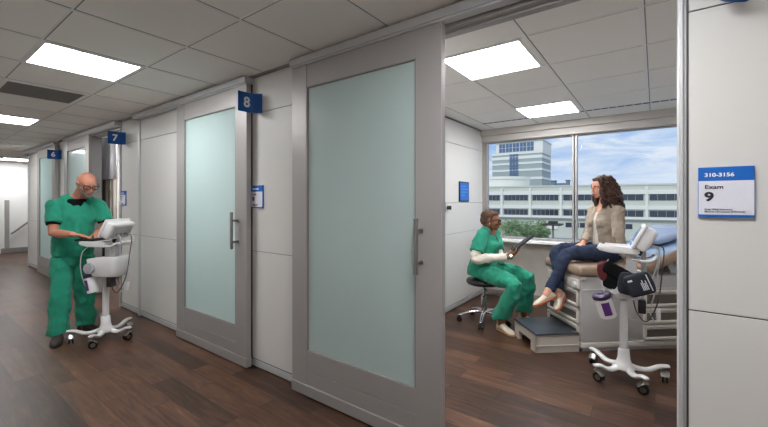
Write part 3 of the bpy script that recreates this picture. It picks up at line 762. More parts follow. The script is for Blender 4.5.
# shell with arched foot openings on the left face
prism(bm, [(0, 0), (.03, 0), (.03, SH), (0, SH)], 0, .10); prism(bm, [(0, 0), (.03, 0), (.03, SH), (0, SH)], SW-.10, SW)
prism(bm, [(0, .085), (.03, .085), (.03, SH), (0, SH)], .06, SW-.06)
box(bm, 0, SL-.01, 0, .03, .0, SH); box(bm, .0, SL-.01, SW-.03, SW, .012, SH); box(bm, 0, SL-.01, 0, SW, SH-.02, SH)
box(bm, -.006, SL-.01, -.008, .0, .055, .07, bev=.002); box(bm, SL-.05, SL-.01, .03, SW-.03, 0, SH)
obj('shell', bm, m_step, t)
bm = NB(); box(bm, -.008, SL-.014, -.012, SW+.006, SH, SH+.018, bev=.007, seg=3); obj('mat', bm, m_mat, t, autos=True)
XF.pop()

# ---------------------------------------------------------------- rolling stool
sx, sy = -1.60, 4.14
XF.append(Matrix.Translation(V((sx, sy, 0))))
t = thing('rolling_stool', 'round black rolling stool with chrome base under the seated doctor', 'stool', (0, 0, 0))
bm = NB(); lathe(bm, [(.05, .435), (.17, .438), (.195, .448), (.203, .465), (.2, .485), (.188, .500), (.10, .506), (.02, .507)], n=40); obj('seat', bm, m_vinyl, t, smooth=True)
bm = NB(); lathe(bm, [(.03, .10), (.034, .11), (.032, .30), (.018, .305), (.018, .42), (.07, .425), (.07, .438)], n=24); obj('column', bm, m_chrome, t, autos=True)
bm = NB(); cyl(bm, (.0, -.05, .425), (.10, -.17, .41), .006, n=8); obj('lever', bm, m_black, t)
a0 = math.radians(284)
for k in range(5):
    a = a0+k*2*PI/5; d = V((math.cos(a), math.sin(a), 0)); q = V((-d.y, d.x, 0))
    bm = NB(); tube(bm, [d*.01+V((0, 0, .125)), d*.14+V((0, 0, .118)), d*.24+V((0, 0, .088)), d*.285+V((0, 0, .078))], [(.022, .02), (.02, .016), (.016, .012), (.014, .01)], k=4, ref=q)
    lg = obj('leg', bm, m_chrome, t, smooth=True)
    bm = NB(); c = d*.285
    for s in (-1, 1): cyl(bm, c+q*.008*s+V((0, 0, .03)), c+q*.024*s+V((0, 0, .03)), .03, n=20)
    cyl(bm, c+V((0, 0, .03)), c+V((0, 0, .075)), .008, n=10); box(bm, -.022, .022, -.022, .022, .035, .068, bev=.01, M=Matrix.Translation(c) @ Matrix.Rotation(a, 4, 'Z'))
    obj('caster', bm, m_black, lg, autos=True)
XF.pop()

# ---------------------------------------------------------------- vital signs carts
def make_cart(loc, base_rot, top_rot, label, scr=True, seed=1, bw=.16, tz=0):
    """local +x of the upper half is the user's side; the narrow pair of legs points along base +x"""
    XF.append(Matrix.Translation(V(loc)))
    t = thing('vitals_cart', label, 'medical cart', (0, 0, 0))
    XF.append(XF[-1] @ Matrix.Rotation(base_rot, 4, 'Z'))
    for (x, y) in ((.165, .152), (.165, -.152), (-.165, .245), (-.165, -.245)):
        d = V((x, y, 0)); q = V((-d.y, d.x, 0)).normalized()
        bm = NB(); tube(bm, [V((0, 0, .125))+d*.05, V((0, 0, .092))+d*.35, V((0, 0, .088))+d*.6, V((0, 0, .118))+d*.88, V((0, 0, .122))+d*1.08], [(.03, .022), (.028, .02), (.026, .017), (.024, .014), (.022, .012)], k=5, ref=q)
        lg = obj('leg', bm, m_cart, t, smooth=True)
        bm = NB(); c = d+q*.0
        a = math.atan2(y, x)+1.1*(1 if y > 0 else -1); q2 = V((-math.sin(a), math.cos(a), 0)); d2 = V((math.cos(a), math.sin(a), 0))
        cw = c-d2*.012
        for s in (-1, 1):
            cyl(bm, cw+q2*.007*s+V((0, 0, .038)), cw+q2*.02*s+V((0, 0, .038)), .037, n=24)
        cs = obj('caster', bm, m_rubber, lg, autos=True)
        bm = NB()
        for s in (-1, 1): cyl(bm, cw+q2*.018*s+V((0, 0, .038)), cw+q2*.0225*s+V((0, 0, .038)), .02, n=16)
        tube(bm, [cw-d2*.03+V((0, 0, .056)), cw+V((0, 0, .083)), c+d2*.02+V((0, 0, .083))], [(.03, .006), (.03, .008), (.022, .006)], ref=q2)
        cyl(bm, c+V((0, 0, .08)), c+V((0, 0, .115)), .012, n=12)
        obj('caster_fork', bm, m_steel, lg, autos=True)
    bm = NB(); lathe(bm, [(.03, .085), (.075, .092), (.078, .105), (.055, .13), (.043, .17), (.038, .24), (.03, .245)], n=32); obj('hub', bm, m_cart, t, smooth=True)
    bm = NB(); tube(bm, [(-.055, .0, .11), (-.085, 0, .20), (-.09, 0, .235)], [.022, .026, .03]); obj('counterweight', bm, m_cartg, t, smooth=True)
    XF.pop()
    XF.append(XF[-1] @ Matrix.Rotation(top_rot, 4, 'Z'))
    bm = NB(); tube(bm, [(0, 0, .23), (0, 0, .70)], [.029, .027], cap='flat'); obj('pole', bm, m_cart, t, autos=True)
    # bin with a round disc on its flank
    bo = -.035 if bw > .15 else 0
    XF.append(XF[-1] @ Matrix.Translation(V((bo, 0, 0))))
    bm = NB()
    n = 36; rr = []
    for z, k, i in ((.655, .80, 0), (.662, .90, 0), (.69, .97, 0), (.80, 1.0, 0), (.85, 1.02, 0), (.858, 1.0, 0), (.85, .93, 0), (.69, .86, 0), (.68, .8, 0)):
        ring = []
        for q in range(n):
            a = 2*PI*q/n; cx = math.copysign(abs(math.cos(a))**.45, math.cos(a)); cy = math.copysign(abs(math.sin(a))**.45, math.sin(a))
            ring.append(bm.verts.new((cx*bw*k, cy*.12*k, z-(.03 if cx > 0 and z > .8 else 0)*cx)))
        rr.append(ring)
    for a, b in zip(rr, rr[1:]):
        for q in range(n): bm.faces.new((a[q], a[(q+1) % n], b[(q+1) % n], b[q]))
    bm.faces.new(rr[0][::-1]); bm.faces.new(rr[-1])
    bn = obj('bin', bm, m_cart, t, autos=True)
    for s in (-1, 1):
        bm = NB(); cyl(bm, (bw-.07, s*.12, .745), (bw-.07, s*.142, .745), .055, .05, n=28); cyl(bm, (bw-.07, s*.142, .745), (bw-.07, s*.148, .745), .03, n=24); obj('round_cap', bm, m_cartg if not scr else m_cart, bn, autos=True)
    XF.pop()
    bm = NB(); box(bm, -.085, -.015, -.035, .035, .66, .985+tz, bev=.012); obj('column', bm, m_cart, t, autos=True)
    bm = NB(); box(bm, -.145, -.11, -.012, .012, .84, 1.09, bev=.006); tube(bm, [(-.02, -.03, .86), (-.06, -.02, .98), (-.1, 0, 1.08)], .012, k=3); obj('monitor_stalk', bm, m_cartg, t, autos=True)
    # tray: tapered rounded slab
    bm = NB()
    prof = [(-.10, .95+tz), (-.10, 1.0+tz), (.0, 1.005+tz), (.165, 1.01+tz), (.18, 1.0+tz), (.175, .975+tz), (.09, .955+tz)]
    prism(bm, prof, -.13, .13)
    bmesh.ops.bevel(bm, geom=[e for e in bm.edges], offset=.010, segments=4, affect='EDGES')
    tr = obj('tray', bm, m_cart, t, autos=True)
    bm = NB(); box(bm, .13, .155, -.09, -.03, 1.008+tz, 1.013+tz, bev=.002); obj('tray_label', bm, m_navy, tr)
    bm = NB(); tube(bm, [(-.06, .10, .96), (-.16, .12, .96), (-.2, .1, .99), (-.2, -.1, .99), (-.16, -.12, .96), (-.06, -.10, .96)], .009, k=5); obj('push_handle', bm, m_cart, t, smooth=True)
    # monitor
    Mm = Matrix.Translation(V((-.125, 0, 1.12))) @ Matrix.Rotation(-math.radians(27), 4, 'Y')
    bm = NB(); box(bm, -.055, .035, -.145, .145, -.085, .09, bev=.022, seg=4, M=Mm)
    box(bm, .02, .05, -.155, .155, -.095, .10, bev=.014, seg=3, M=Mm)
    mo = obj('monitor', bm, m_cart, t, autos=True)
    bm = NB(); box(bm, .048, .053, -.115, .115, -.05, .075, bev=.002, M=Mm); obj('screen', bm, m_screen, mo)
    bm = NB(); box(bm, .048, .054, -.10, .10, -.083, -.062, bev=.002, M=Mm); obj('button_row', bm, m_blue2, mo)
    bm = NB(); box(bm, -.059, -.053, -.11, .11, -.055, .06, bev=.002, M=Mm); pb = obj('port_panel', bm, m_cartg, mo)
    for k in range(4):
        bm = NB(); cyl(bm, Mm @ V((-.058, -.08+k*.045, -.02)), Mm @ V((-.066, -.08+k*.045, -.02)), .011, n=14); obj('port', bm, m_groove, mo)
    bm = NB(); cyl(bm, Mm @ V((-.03, 0, -.07)), Mm @ V((-.03, 0, -.13)), .022, n=18); obj('swivel', bm, m_black, mo, autos=True)
    rnd = random.Random(seed)
    # cables hanging behind and below
    for k, (pts, r, m) in enumerate((
        ([Mm @ V((-.06, -.08, -.02)), (-.23, -.09, 1.02), (-.22, -.07, .86), (-.20, -.05, .70), (-.17, -.03, .56), (-.2, -.02, .47)], .005, m_cable),
        ([Mm @ V((-.06, -.03, -.02)), (-.25, -.03, 1.05), (-.245, -.02, .9), (-.22, 0, .66), (-.17, .02, .52), (-.13, .03, .49), (-.08, .02, .56), (-.06, 0, .66)], .0045, m_cabled),
        ([Mm @ V((-.06, .06, -.02)), (-.22, .07, 1.03), (-.2, .06, .9), (-.17, .03, .80)], .005, m_cable),
        ([(.10, .10, .95), (.13, .13, .90), (.14, .14, .78), (.12, .14, .66), (.10, .12, .56), (.08, .10, .52), (.07, .08, .57), (.06, .08, .66)], .0035, m_cable),
        ([(.02, -.10, .72), (.03, -.15, .60), (-.05, -.16, .44), (-.12, -.13, .5), (-.13, -.1, .66)], .004, m_cable))):
        bm = NB(); tube(bm, pts, r, k=7); obj('cable', bm, m, t, smooth=True)
    bm = NB(); box(bm, -.235, -.205, -.035, -.008, .50, .59, bev=.006); obj('probe', bm, m_cart, t, autos=True)
    bm = NB(); box(bm, -.14, -.09, .03, .10, .56, .66, bev=.008); obj('power_pack', bm, m_black, t, autos=True)
    XF.pop(); XF.pop()
    return t
def canister(p, tilt, yaw, label, h=.155, k=1):
    M = Matrix.Translation(V(p)) @ Matrix.Rotation(yaw, 4, 'Z') @ Matrix.Rotation(tilt, 4, 'Y') @ Matrix.Diagonal((k, k, 1, 1))
    XF.append(M)
    t = thing('wipes_canister', label, 'canister', (0, 0, 0), 0, 'wipes canisters on the carts')
    bm = NB(); lathe(bm, [(.045, 0), (.05, .006), (.05, h-.012), (.047, h)], n=32); obj('body', bm, m_cart, t, autos=True)
    bm = NB(); lathe(bm, [(.051, h-.002), (.056, h+.002), (.056, h+.026), (.048, h+.034), (.02, h+.037)], n=32); lathe(bm, [(.022, h+.036), (.018, h+.044)], n=20); obj('lid', bm, m_plum, t, autos=True)
    bm = NB(); n = 8
    for z0, z1 in ((.03, h-.022),):
        A = [[(V((.0512*math.cos(a), .0512*math.sin(a), z))) for a in [.75+.95*i/n for i in range(n+1)]] for z in (z0, z1)]
        a = [bm.verts.new(q) for q in A[0]]; b = [bm.verts.new(q) for q in A[1]]
        c = [bm.verts.new(q*.97+V((0, 0, q.z*.03))) for q in A[0]]; d = [bm.verts.new(q*.97+V((0, 0, q.z*.03))) for q in A[1]]
        for i in range(n): bm.faces.new((a[i], a[i+1], b[i+1], b[i])); bm.faces.new((c[i], c[i+1], d[i+1], d[i]))
    obj('label_band', bm, m_purple, t, smooth=True)
    XF.pop(); return t
# cart in the exam room: users' side faces screen-left
RC1 = (-.198, 3.46, 0); TOPR = math.atan2(-.5923, -.8057); ROTA = TOPR-.58; ROTB = TOPR-.08
make_cart(RC1, math.radians(-95), ROTA, 'white wheeled vital signs cart in front of the examination table inside the room', seed=3, bw=.12, tz=.05)
make_cart((-4.47, 1.335, 0), math.radians(-3), ROTB, 'white wheeled vital signs cart in the corridor beside the standing man', scr=False, seed=5, bw=.165)
def loc_cart(base, rot, p):
    return Matrix.Translation(V(base)) @ Matrix.Rotation(rot, 4, 'Z') @ V(p)
canister(loc_cart(RC1, ROTA, (.10, .10, .505)), .32, TOPR, 'white wipes canister with purple label and dark lid hanging on the exam room cart', k=1.2)
canister(loc_cart((-4.47, 1.335, 0), ROTB, (.06, .08, .50)), .22, TOPR, 'white wipes canister with purple label under the bin of the corridor cart')
# cuffs on the exam room cart (near side is local +y)
XF.append(Matrix.Translation(V(RC1)) @ Matrix.Rotation(ROTA, 4, 'Z'))
def cuff(bm, c, w, h, th, rz, ry, bend=.25):
    """soft curved slab hanging on the side"""
    M = Matrix.Translation(V(c)) @ Matrix.Rotation(rz, 4, 'Z') @ Matrix.Rotation(ry, 4, 'Y')
    n = 10; rings = []
    for i in range(n+1):
        x = (i/n-.5)*w; y = bend*(x*x)*4-.0
        rings.append((M @ V((x, y, 0)), (M.to_3x3() @ V((0, 0, 1)))*h/2*(1-.10*abs(i/n-.5)), (M.to_3x3() @ V((0, 1, 0)))*th/2))
    loft(bm, rings, power=5)
bm = NB(); cuff(bm, (-.095, .185, .795), .14, .165, .045, .12, math.radians(22)); cuff(bm, (-.035, .175, .79), .10, .17, .05, .1, math.radians(-8))
t = fuse('blood_pressure_cuff', bm, m_navy, None, voxel=.004, sm=3, label='folded navy blood pressure cuff with white print, hanging nearest on the cart', cat='cuff', group='blood pressure cuffs on the cart')
Mp = Matrix.Translation(V((-.095, .2085, .795))) @ Matrix.Rotation(.12, 4, 'Z') @ Matrix.Rotation(math.radians(22), 4, 'Y')
bm = NB(); box(bm, -.068, -.062, .0, .008, -.06, .06, M=Mp)
obj('white_stripe', bm, m_signw, t); bm = NB()
for i, w in enumerate((.03, .022, .034, .026)): box(bm, -.048+i*.010, -.0425+i*.010, .0, .006, -.045, -.045+w*2.2, M=Mp)
obj('white_print', bm, m_signw, t); bm = NB()
box(bm, .03, .06, -.0, .004, .035, .048, M=Mp); obj('white_tag', bm, m_signw, t)
bm = NB(); cuff(bm, (.035, .135, .86), .17, .10, .05, -.05, math.radians(-28)); cuff(bm, (.075, .13, .80), .07, .15, .04, 0, math.radians(-20))
fuse('blood_pressure_cuff', bm, m_blackc, None, voxel=.004, sm=3, label='black cloth blood pressure cuff hanging between the maroon and navy cuffs', cat='cuff', group='blood pressure cuffs on the cart')
bm = NB(); cuff(bm, (.115, .115, .86), .055, .16, .07, .2, math.radians(8)); ell(bm, (.11, .115, .865), (.035, .03, .075))
fuse('blood_pressure_cuff', bm, m_maroon, None, voxel=.004, sm=3, label='rolled maroon blood pressure cuff at the left end of the cart', cat='cuff', group='blood pressure cuffs on the cart')
XF.pop()
# dark keyboard pad lying on the corridor cart's tray
XF.append(Matrix.Translation(V((-4.47, 1.335, 0))) @ Matrix.Rotation(ROTB, 4, 'Z'))
bm = NB(); box(bm, .03, .235, -.11, .11, 1.008, 1.028, bev=.005); kb = obj('handheld_tablet', bm, m_black, None, label='flat black handheld tablet lying on the corridor cart tray under the man\'s hands', cat='tablet', autos=True)
bm = NB(); box(bm, .045, .22, -.095, .095, 1.027, 1.030); obj('screen', bm, m_navy, kb)
XF.pop()
# ---------------------------------------------------------------- people
def frame(o, fwd, up):
    f = V(fwd).normalized(); u = V(up); u = (u-f*u.dot(f)).normalized(); r = f.cross(u)
    return Matrix(((r.x, f.x, u.x, o[0]), (r.y, f.y, u.y, o[1]), (r.z, f.z, u.z, o[2]), (0, 0, 0, 1)))
def camdir(right, away, up=0): return V((RC*right-RS*away, RS*right+RC*away, up)).normalized()
def head_prims(bm, M, k=1.0, fem=False, ear=True):
    """M: origin at head centre, +y forward, +z up"""
    e = lambda c, r: ell(bm, V(c)*k, V(r)*k, M=M, seg=28)
    e((0, -.020, .030), (.073, .092, .080)); e((0, .018, .030), (.066, .070, .066))
    e((0, .028, -.022), (.058, .058, .070)); e((0, .035, -.060), (.047, .048, .038))
    e((0, .070, -.088), (.022, .018, .016)); e((0, .046, -.085), (.036, .034, .018))
    tube(bm, [M @ (V(p)*k) for p in ((0, .078, .020), (0, .093, -.006), (0, .108, -.030))], [(.008*k, .010*k), (.009*k, .012*k), (.013*k, .012*k)], ref=M.to_3x3() @ V((1, 0, 0)))
    for s in (-1, 1):
        e((s*.012, .094, -.034), (.009, .011, .008)); e((s*.036, .058, -.026), (.022, .024, .020))
        e((s*.028, .074, .024), (.024, .012, .007)); e((s*.030, .070, -.002), (.018, .014, .012))
        if ear:
            e((s*.074, -.004, -.004), (.008, .015, .028)); e((s*.079, -.012, .004), (.006, .014, .022)); e((s*.074, .0, -.026), (.006, .009, .010))
    e((0, .084, -.053), (.024, .012, .007)); e((0, .083, -.064), (.020, .011, .007)); e((0, .074, -.058), (.030, .016, .018))
def face_bits(p, M, k, lipm, brow, skin):
    for s in (-1, 1):
        bm = NB(); ell(bm, V((s*.031, .0752, .0062))*k, V((.0148, .0118, .0066))*k, M=M); ell(bm, V((s*.031, .0745, -.0045))*k, V((.0135, .0105, .004))*k, M=M); obj('eyelid', bm, skin, p, smooth=True)
        bm = NB(); ell(bm, V((s*.031, .0755, .001))*k, V((.0118, .0102, .0075))*k, M=M); ey = obj('eye', bm, m_eyew, p, smooth=True)
        bm = NB(); ell(bm, V((s*.031, .0845, -.0005))*k, V((.005, .0022, .005))*k, M=M); obj('iris', bm, m_iris, ey, smooth=True)
        bm = NB(); tube(bm, [M @ (V(q)*k) for q in ((s*.014, .089, .019), (s*.030, .087, .026), (s*.048, .074, .021))], [(.0022, .0032), (.0028, .004), (.0015, .002)], k=3); obj('eyebrow', bm, brow, p, smooth=True)
    bm = NB(); tube(bm, [M @ (V(q)*k) for q in ((-.024, .084, -.0575), (-.010, .096, -.0555), (0, .0975, -.0565), (.010, .096, -.0555), (.024, .084, -.0575))], [.0012, .004, .0045, .004, .0012], k=3)
    tube(bm, [M @ (V(q)*k) for q in ((-.022, .084, -.0595), (0, .0955, -.066), (.022, .084, -.0595))], [.0012, .0055, .0012], k=3); obj('lips', bm, lipm, p, smooth=True)
def glasses(p, M, k, m=None):
    bm = NB(); m = m or m_black
    for s in (-1, 1):
        pts = []
        for i in range(17):
            a = 2*PI*i/16; cx, cz = .031*s, .0; x = .026*math.copysign(abs(math.cos(a))**.7, math.cos(a)); z = .0185*math.copysign(abs(math.sin(a))**.7, math.sin(a))
            X = (cx+x)*1.05; pts.append(M @ (V((X, .104-abs(X)**2*4.2, cz+z+.002))*k))
        tube(bm, pts, .0042, cap='flat')
        tube(bm, [M @ (V(q)*k) for q in ((s*.059, .088, .012), (s*.078, .07, .012), (s*.083, .0, .010), (s*.082, -.02, -.005))], .0026)
    tube(bm, [M @ (V(q)*k) for q in ((-.008, .104, .006), (0, .107, .009), (.008, .104, .006))], .0026)
    g = obj('glasses', bm, m, p, smooth=True); return g
def hand(bm, w, d, nrm, side, curl=.4, k=1.0, spread=.05, thumb=.6):
    """w wrist, d direction of the fingers, nrm direction the palm faces, side +1: thumb on d x nrm side"""
    d = V(d).normalized(); n = V(nrm); n = (n-d*n.dot(d)).normalized(); l = d.cross(n)*side
    P = lambda a, b, c: V(w)+(d*a+l*b+n*c)*k
    tube(bm, [P(-.02, 0, 0), P(.015, 0, 0), P(.05, .0, .0), P(.085, 0, .002)], [(.026*k, .020*k), (.029*k, .018*k), (.039*k, .016*k), (.040*k, .013*k)], ref=l, k=3)
    for i, (b, ln) in enumerate(((.030, .072), (.010, .080), (-.011, .074), (-.031, .058))):
        base = P(.078, b, .002); a = 0; pts = [P(.05, b*.8, 0), base]; dd = (d+l*spread*(b/.03)).normalized()
        q = base
        for seg, f in enumerate((.45, .3, .25)):
            a += curl*(.7 if seg == 0 else 1.0); q = q+(dd*math.cos(a)+n*math.sin(a))*ln*f*k; pts.append(q)
        tube(bm, pts, [.0085*k, .0092*k, .0085*k, .008*k, .007*k])
    t0 = P(.02, .022, .006); t1 = P(.045, .048, .018); t2 = P(.072, .058+.01*(1-thumb), .03); t3 = P(.095, .054, .036+.01*thumb)
    tube(bm, [P(.0, .008, .0), t0, t1, t2, t3], [.014*k, .015*k, .0125*k, .0105*k, .0085*k])
def shoe(name, p, heel, toe, m, ms, k=1.0, label=None, up=(0, 0, 1)):
    """heel, toe: ends of the sole"""
    h, t = V(heel), V(toe); f = (t-h).normalized(); M = frame(h, f, up); L = (t-h).length
    P = lambda x, y, z: M @ V((x, y*L, z*k))
    X = M.to_3x3() @ V((1, 0, 0)); Z = M.to_3x3() @ V((0, 0, 1))
    bm = NB(); rings = []
    for y, w, z, hh in ((.03, .026, .042, .03), (.10, .036, .052, .044), (.25, .038, .058, .05), (.42, .038, .05, .043), (.60, .042, .038, .031), (.78, .045, .032, .025), (.92, .036, .028, .019), (.98, .022, .024, .013)):
        rings.append((P(0, y, z), X*w*k, Z*hh*k))
    loft(bm, rings); tube(bm, [P(0, .16, .06), P(0, .14, .115)], [.034*k, .033*k])
    sh = fuse(name, bm, m, p, voxel=.005, sm=3)
    bm = NB(); rings = []
    for y, w in ((.0, .024), (.06, .036), (.2, .041), (.42, .038), (.62, .044), (.8, .048), (.93, .038), (1.0, .02)):
        rings.append((P(0, y, .012), X*w*k, Z*.014*k))
    loft(bm, rings, power=3); obj('sole', bm, ms, sh, smooth=True)
    bm = NB()
    for i in range(4):
        y = .36+i*.075; zz = .094-i*.011
        tube(bm, [P(-.018, y, zz-.006), P(0, y+.01, zz+.003), P(.018, y, zz-.006)], .0035*k)
    obj('laces', bm, m_cream if m is m_shoe else m_black, sh, smooth=True)
    return sh
def torso(bm, pts, F, radii, k=4, power=2.3, R=None, cap='round'):
    """pts spine points bottom to top; F forward; radii (half width, half depth)"""
    R = R or V(F).cross(V((0, 0, 1))).normalized()
    tube(bm, pts, radii, cap=cap, ref=R, k=k, power=power)

# ======== 1. man in green scrubs at the corridor cart
F1 = camdir(.68, -.73); R1 = F1.cross(V((0, 0, 1))).normalized()
pel = J(73, .84, 3.86); wai = J(74, 1.05, 3.85); che = J(76, 1.27, 3.84); shc = J(78, 1.405, 3.83)
nk = J(80, 1.455, 3.82); hd = J(87, 1.575, 3.765)
hipR, hipL = pel-F1*0+R1*.082+V((0, 0, -.02)), pel-R1*.082+V((0, 0, -.02))
shR, shL = shc+R1*.182+V((0, 0, -.05)), shc-R1*.182+V((0, 0, -.055))
anR, anL = J(58, .10, 3.70), J(85, .10, 3.97)
knR, knL = (hipR+anR)/2+F1*.035, (hipL+anL)/2+F1*.035
elR, elL = J(53.5, 1.085, 3.64), J(107, 1.10, 3.96)
TB = Matrix.Translation(V((-4.47, 1.335, 0))) @ Matrix.Rotation(ROTB, 4, 'Z')
wrR, wrL = TB @ V((.225, .125, 1.075)), TB @ V((.19, -.10, 1.075))
HM = frame(hd, camdir(.86, -.50, -.42), camdir(.25, -.15, 1.0))
bm = NB(); head_prims(bm, HM, 1.04)
tube(bm, [HM @ V((0, -.03, -.05)), nk+F1*-.005, shc+V((0, 0, .01))], [.060, .064, .08])
torso(bm, [pel, wai, che, shc], F1, [(.14, .11), (.14, .115), (.148, .100), (.12, .070)])
for s, e, w, dr, sd in ((shR, elR, wrR, 1, 1), (shL, elL, wrL, -1, -1)):
    tube(bm, [s, (s+e)/2, e, e+(w-e)*.3, e+(w-e)*.72, w], [.055, .050, .042, .043, .034, .027])
    hand(bm, w, (TB @ V((.10, .03*dr, 1.045)))-w, (0, 0, -1), sd, curl=.30)
for h, k_, a in ((hipR, knR, anR), (hipL, knL, anL)):
    tube(bm, [h, k_, a, a+V((0, 0, -.05))], [.085, .058, .042, .04])
man = fuse('person', bm, m_skinM, None, voxel=.0055, sm=2, label='standing bald person with grey beard, glasses and green scrubs typing at the corridor cart', cat='person')
face_bits(man, HM, 1.04, m_lip, m_beard, m_skinM); glasses(man, HM, 1.04)
# short beard hugging the jaw
bm = NB()
for c, r in (((0, .036, -.066), (.052, .054, .040)), ((0, .070, -.088), (.028, .026, .022)), ((0, .088, -.044), (.026, .013, .006)), ((-.044, .024, -.050), (.016, .034, .040)), ((.044, .024, -.050), (.016, .034, .040)), ((-.063, .010, -.022), (.010, .016, .034)), ((.063, .010, -.022), (.010, .016, .034))):
    ell(bm, V(c)*1.04, V(r)*1.04, M=HM)
fuse('beard', bm, m_beard, man, voxel=.004, sm=3, fold=(.003, (60, 60, 60)))
# scrubs
bm = NB()
torso(bm, [pel+V((0, 0, .02)), wai+F1*.01+V((0, 0, -.02)), wai+F1*.012+V((0, 0, .1)), che, shc+V((0, 0, .0))], F1, [(.178, .140), (.172, .142), (.172, .140), (.182, .132), (.150, .086)], cap='flat')
tube(bm, [shR-R1*.03+V((0, 0, .012)), shc+V((0, 0, .025)), shL+R1*.03+V((0, 0, .012))], [.064, .070, .064], k=3)
for s in (shR, shL): ell(bm, s+V((0, 0, .0)), (.070, .070, .068))
tube(bm, [shc+V((0, 0, .0)), nk+V((0, 0, -.005))], [(.095, .08), (.075, .07)], cap='flat')
for s, e in ((shR, elR), (shL, elL)):
    d = e-s; tube(bm, [s-d*.02, s+d*.25, s+d*.62], [.066, .068, .074], cap='flat')
NF = frame(nk, F1, (0, 0, 1)).inverted()
def vneck(M, zt=.0, half=.062, depth=.115, fr=.0):
    def c(q):
        l = M @ q
        if l.z > zt-.004 and abs(l.x) < .085: return True
        return l.y > fr and l.z > -depth and abs(l.x) < half*(1+l.z/depth)
    return c
fuse('scrub_top', bm, m_scrub, man, voxel=.0065, sm=5, cut=vneck(NF), fold=(.017, (13, 13, 7)))
bm = NB(); torso(bm, [che, shc+V((0, 0, -.02)), nk+V((0, 0, -.015))], F1, [(.158, .112), (.135, .092), (.072, .072)])
for s, e in ((shR, elR), (shL, elL)):
    d = e-s; tube(bm, [s+d*.1, s+d*.4, s+d*.70], [.064, .064, .062], cap='flat')
N2 = frame(nk, F1, (0, 0, 1)).inverted()
fuse('undershirt', bm, m_blackc, man, voxel=.006, sm=2, cut=lambda q: (N2 @ q).z > -.028)
bm = NB(); c0 = che+F1*.150-R1*.085+V((0, 0, -.01))
bm.free()
bm = NB()
torso(bm, [pel+V((0, 0, .06)), pel+V((0, 0, -.03))], F1, [(.158, .120), (.16, .124)], k=2)
for h, k_, a in ((hipR, knR, anR), (hipL, knL, anL)):
    tube(bm, [h, (h+k_)/2, k_, (k_+a)/2, a+V((0, 0, .035)), a+V((0, 0, -.02))], [(.092, .105), (.092, .100), (.084, .086), (.083, .084), (.086, .086), (.090, .090)], cap='flat', k=2)
fuse('scrub_trousers', bm, m_scrub, man, voxel=.0065, sm=5, fold=(.022, (12, 12, 8)))
fR, fL = camdir(.58, -.80), camdir(.97, -.15)
for a, f in ((anR, fR), (anL, fL)):
    f = V((f.x, f.y, 0)).normalized(); hl = V((a.x, a.y, 0))-f*.075
    shoe('shoe', man, hl, hl+f*.295, m_shoeb, m_rubber, 1.05)

# ======== 2. doctor on the stool
F2 = camdir(.80, -.60); R2 = F2.cross(V((0, 0, 1))).normalized()
pel = V((-1.60, 4.14, .60)); wai = pel+V((0, 0, .15))+F2*.01; che = pel+V((0, 0, .315))+F2*.03; shc = pel+V((0, 0, .44))+F2*.045
nk = shc+V((0, 0, .045))+F2*.01; hd = J(491, 1.18, 4.20)
shR, shL = shc+R2*.165+V((0, 0, -.015)), shc-R2*.165+V((0, 0, -.015))
hipR, hipL = pel+R2*.10+F2*.02+V((0, 0, -.005)), pel-R2*.10+F2*.02+V((0, 0, -.005))
knR, knL = J(513.5, .535, 3.80), J(527, .56, 4.06)
anR, anL = J(501.5, .10, 3.99), J(524, .10, 4.24)
elR, elL = J(474, .765, 4.04), J(500, .74, 4.22)
wrR, wrL = J(500.5, .825, 3.96), J(512, .825, 4.10)
tabc = J(522.5, .948, 4.02)
tx = (J(532, 1.026, 4.02)-J(513, .87, 4.02)).normalized()     # long axis of the tablet
dep = camdir(.33, .93, .08); dep = (dep-tx*dep.dot(tx)).normalized(); nrm = tx.cross(dep).normalized(); nU = nrm if nrm.z > 0 else -nrm
wrR, wrL = tabc-tx*.205-nU*.030-dep*.075, tabc-tx*.185-nU*.030+dep*.075
SD = 1
HM = frame(hd, camdir(.90, -.42, -.10), camdir(.10, 0, 1.0))
bm = NB(); head_prims(bm, HM, 1.01)
tube(bm, [HM @ V((0, -.03, -.045)), nk, shc+V((0, 0, .01))], [.050, .052, .07])
torso(bm, [pel, wai, che, shc], F2, [(.15, .115), (.14, .11), (.15, .12), (.12, .075)])
for s, e, w, sd, tgt in ((shR, elR, wrR, 1, wrR+tx*.1+dep*.02), (shL, elL, wrL, -1, wrL+tx*.1-dep*.02)):
    tube(bm, [s, (s+e)/2, e, e+(w-e)*.5, w], [.046, .042, .036, .032, .024])
    hand(bm, w, tgt-w, nU, SD*sd, curl=.16, k=.92, thumb=1)
for h, k_, a in ((hipR, knR, anR), (hipL, knL, anL)):
    tube(bm, [h, k_, a, a+V((0, 0, -.05))], [.08, .055, .038, .036])
doc = fuse('person', bm, m_skinD, None, voxel=.0055, sm=2, label='seated person with short hair and glasses in green scrubs over cream sleeves holding a tablet', cat='person')
face_bits(doc, HM, 1.01, m_lipD, m_hairD, m_skinD); glasses(doc, HM, 1.01)
bm = NB()
for c, r in (((0, -.028, .044), (.080, .092, .078)), ((0, -.06, .0), (.070, .060, .062)), ((0, .022, .070), (.062, .052, .042))): ell(bm, V(c)*1.01, V(r)*1.01, M=HM, seg=32)
Hi = HM.inverted()
fuse('hair', bm, m_hairD, doc, voxel=.004, sm=2, fold=(.005, (70, 70, 70)), cut=lambda q: (lambda l: l.y > .035 and l.z < .052)(Hi @ q))
bm = NB(); lathe(bm, [(.0035, -.001), (.0035, .001)], n=10, M=Matrix.Translation(HM @ V((.080, .004, -.034)))); tube(bm, [HM @ V((.078, .002, -.030)), HM @ V((.084, .004, -.05))], .0035); obj('earring', bm, m_chrome, doc, smooth=True)
bm = NB()
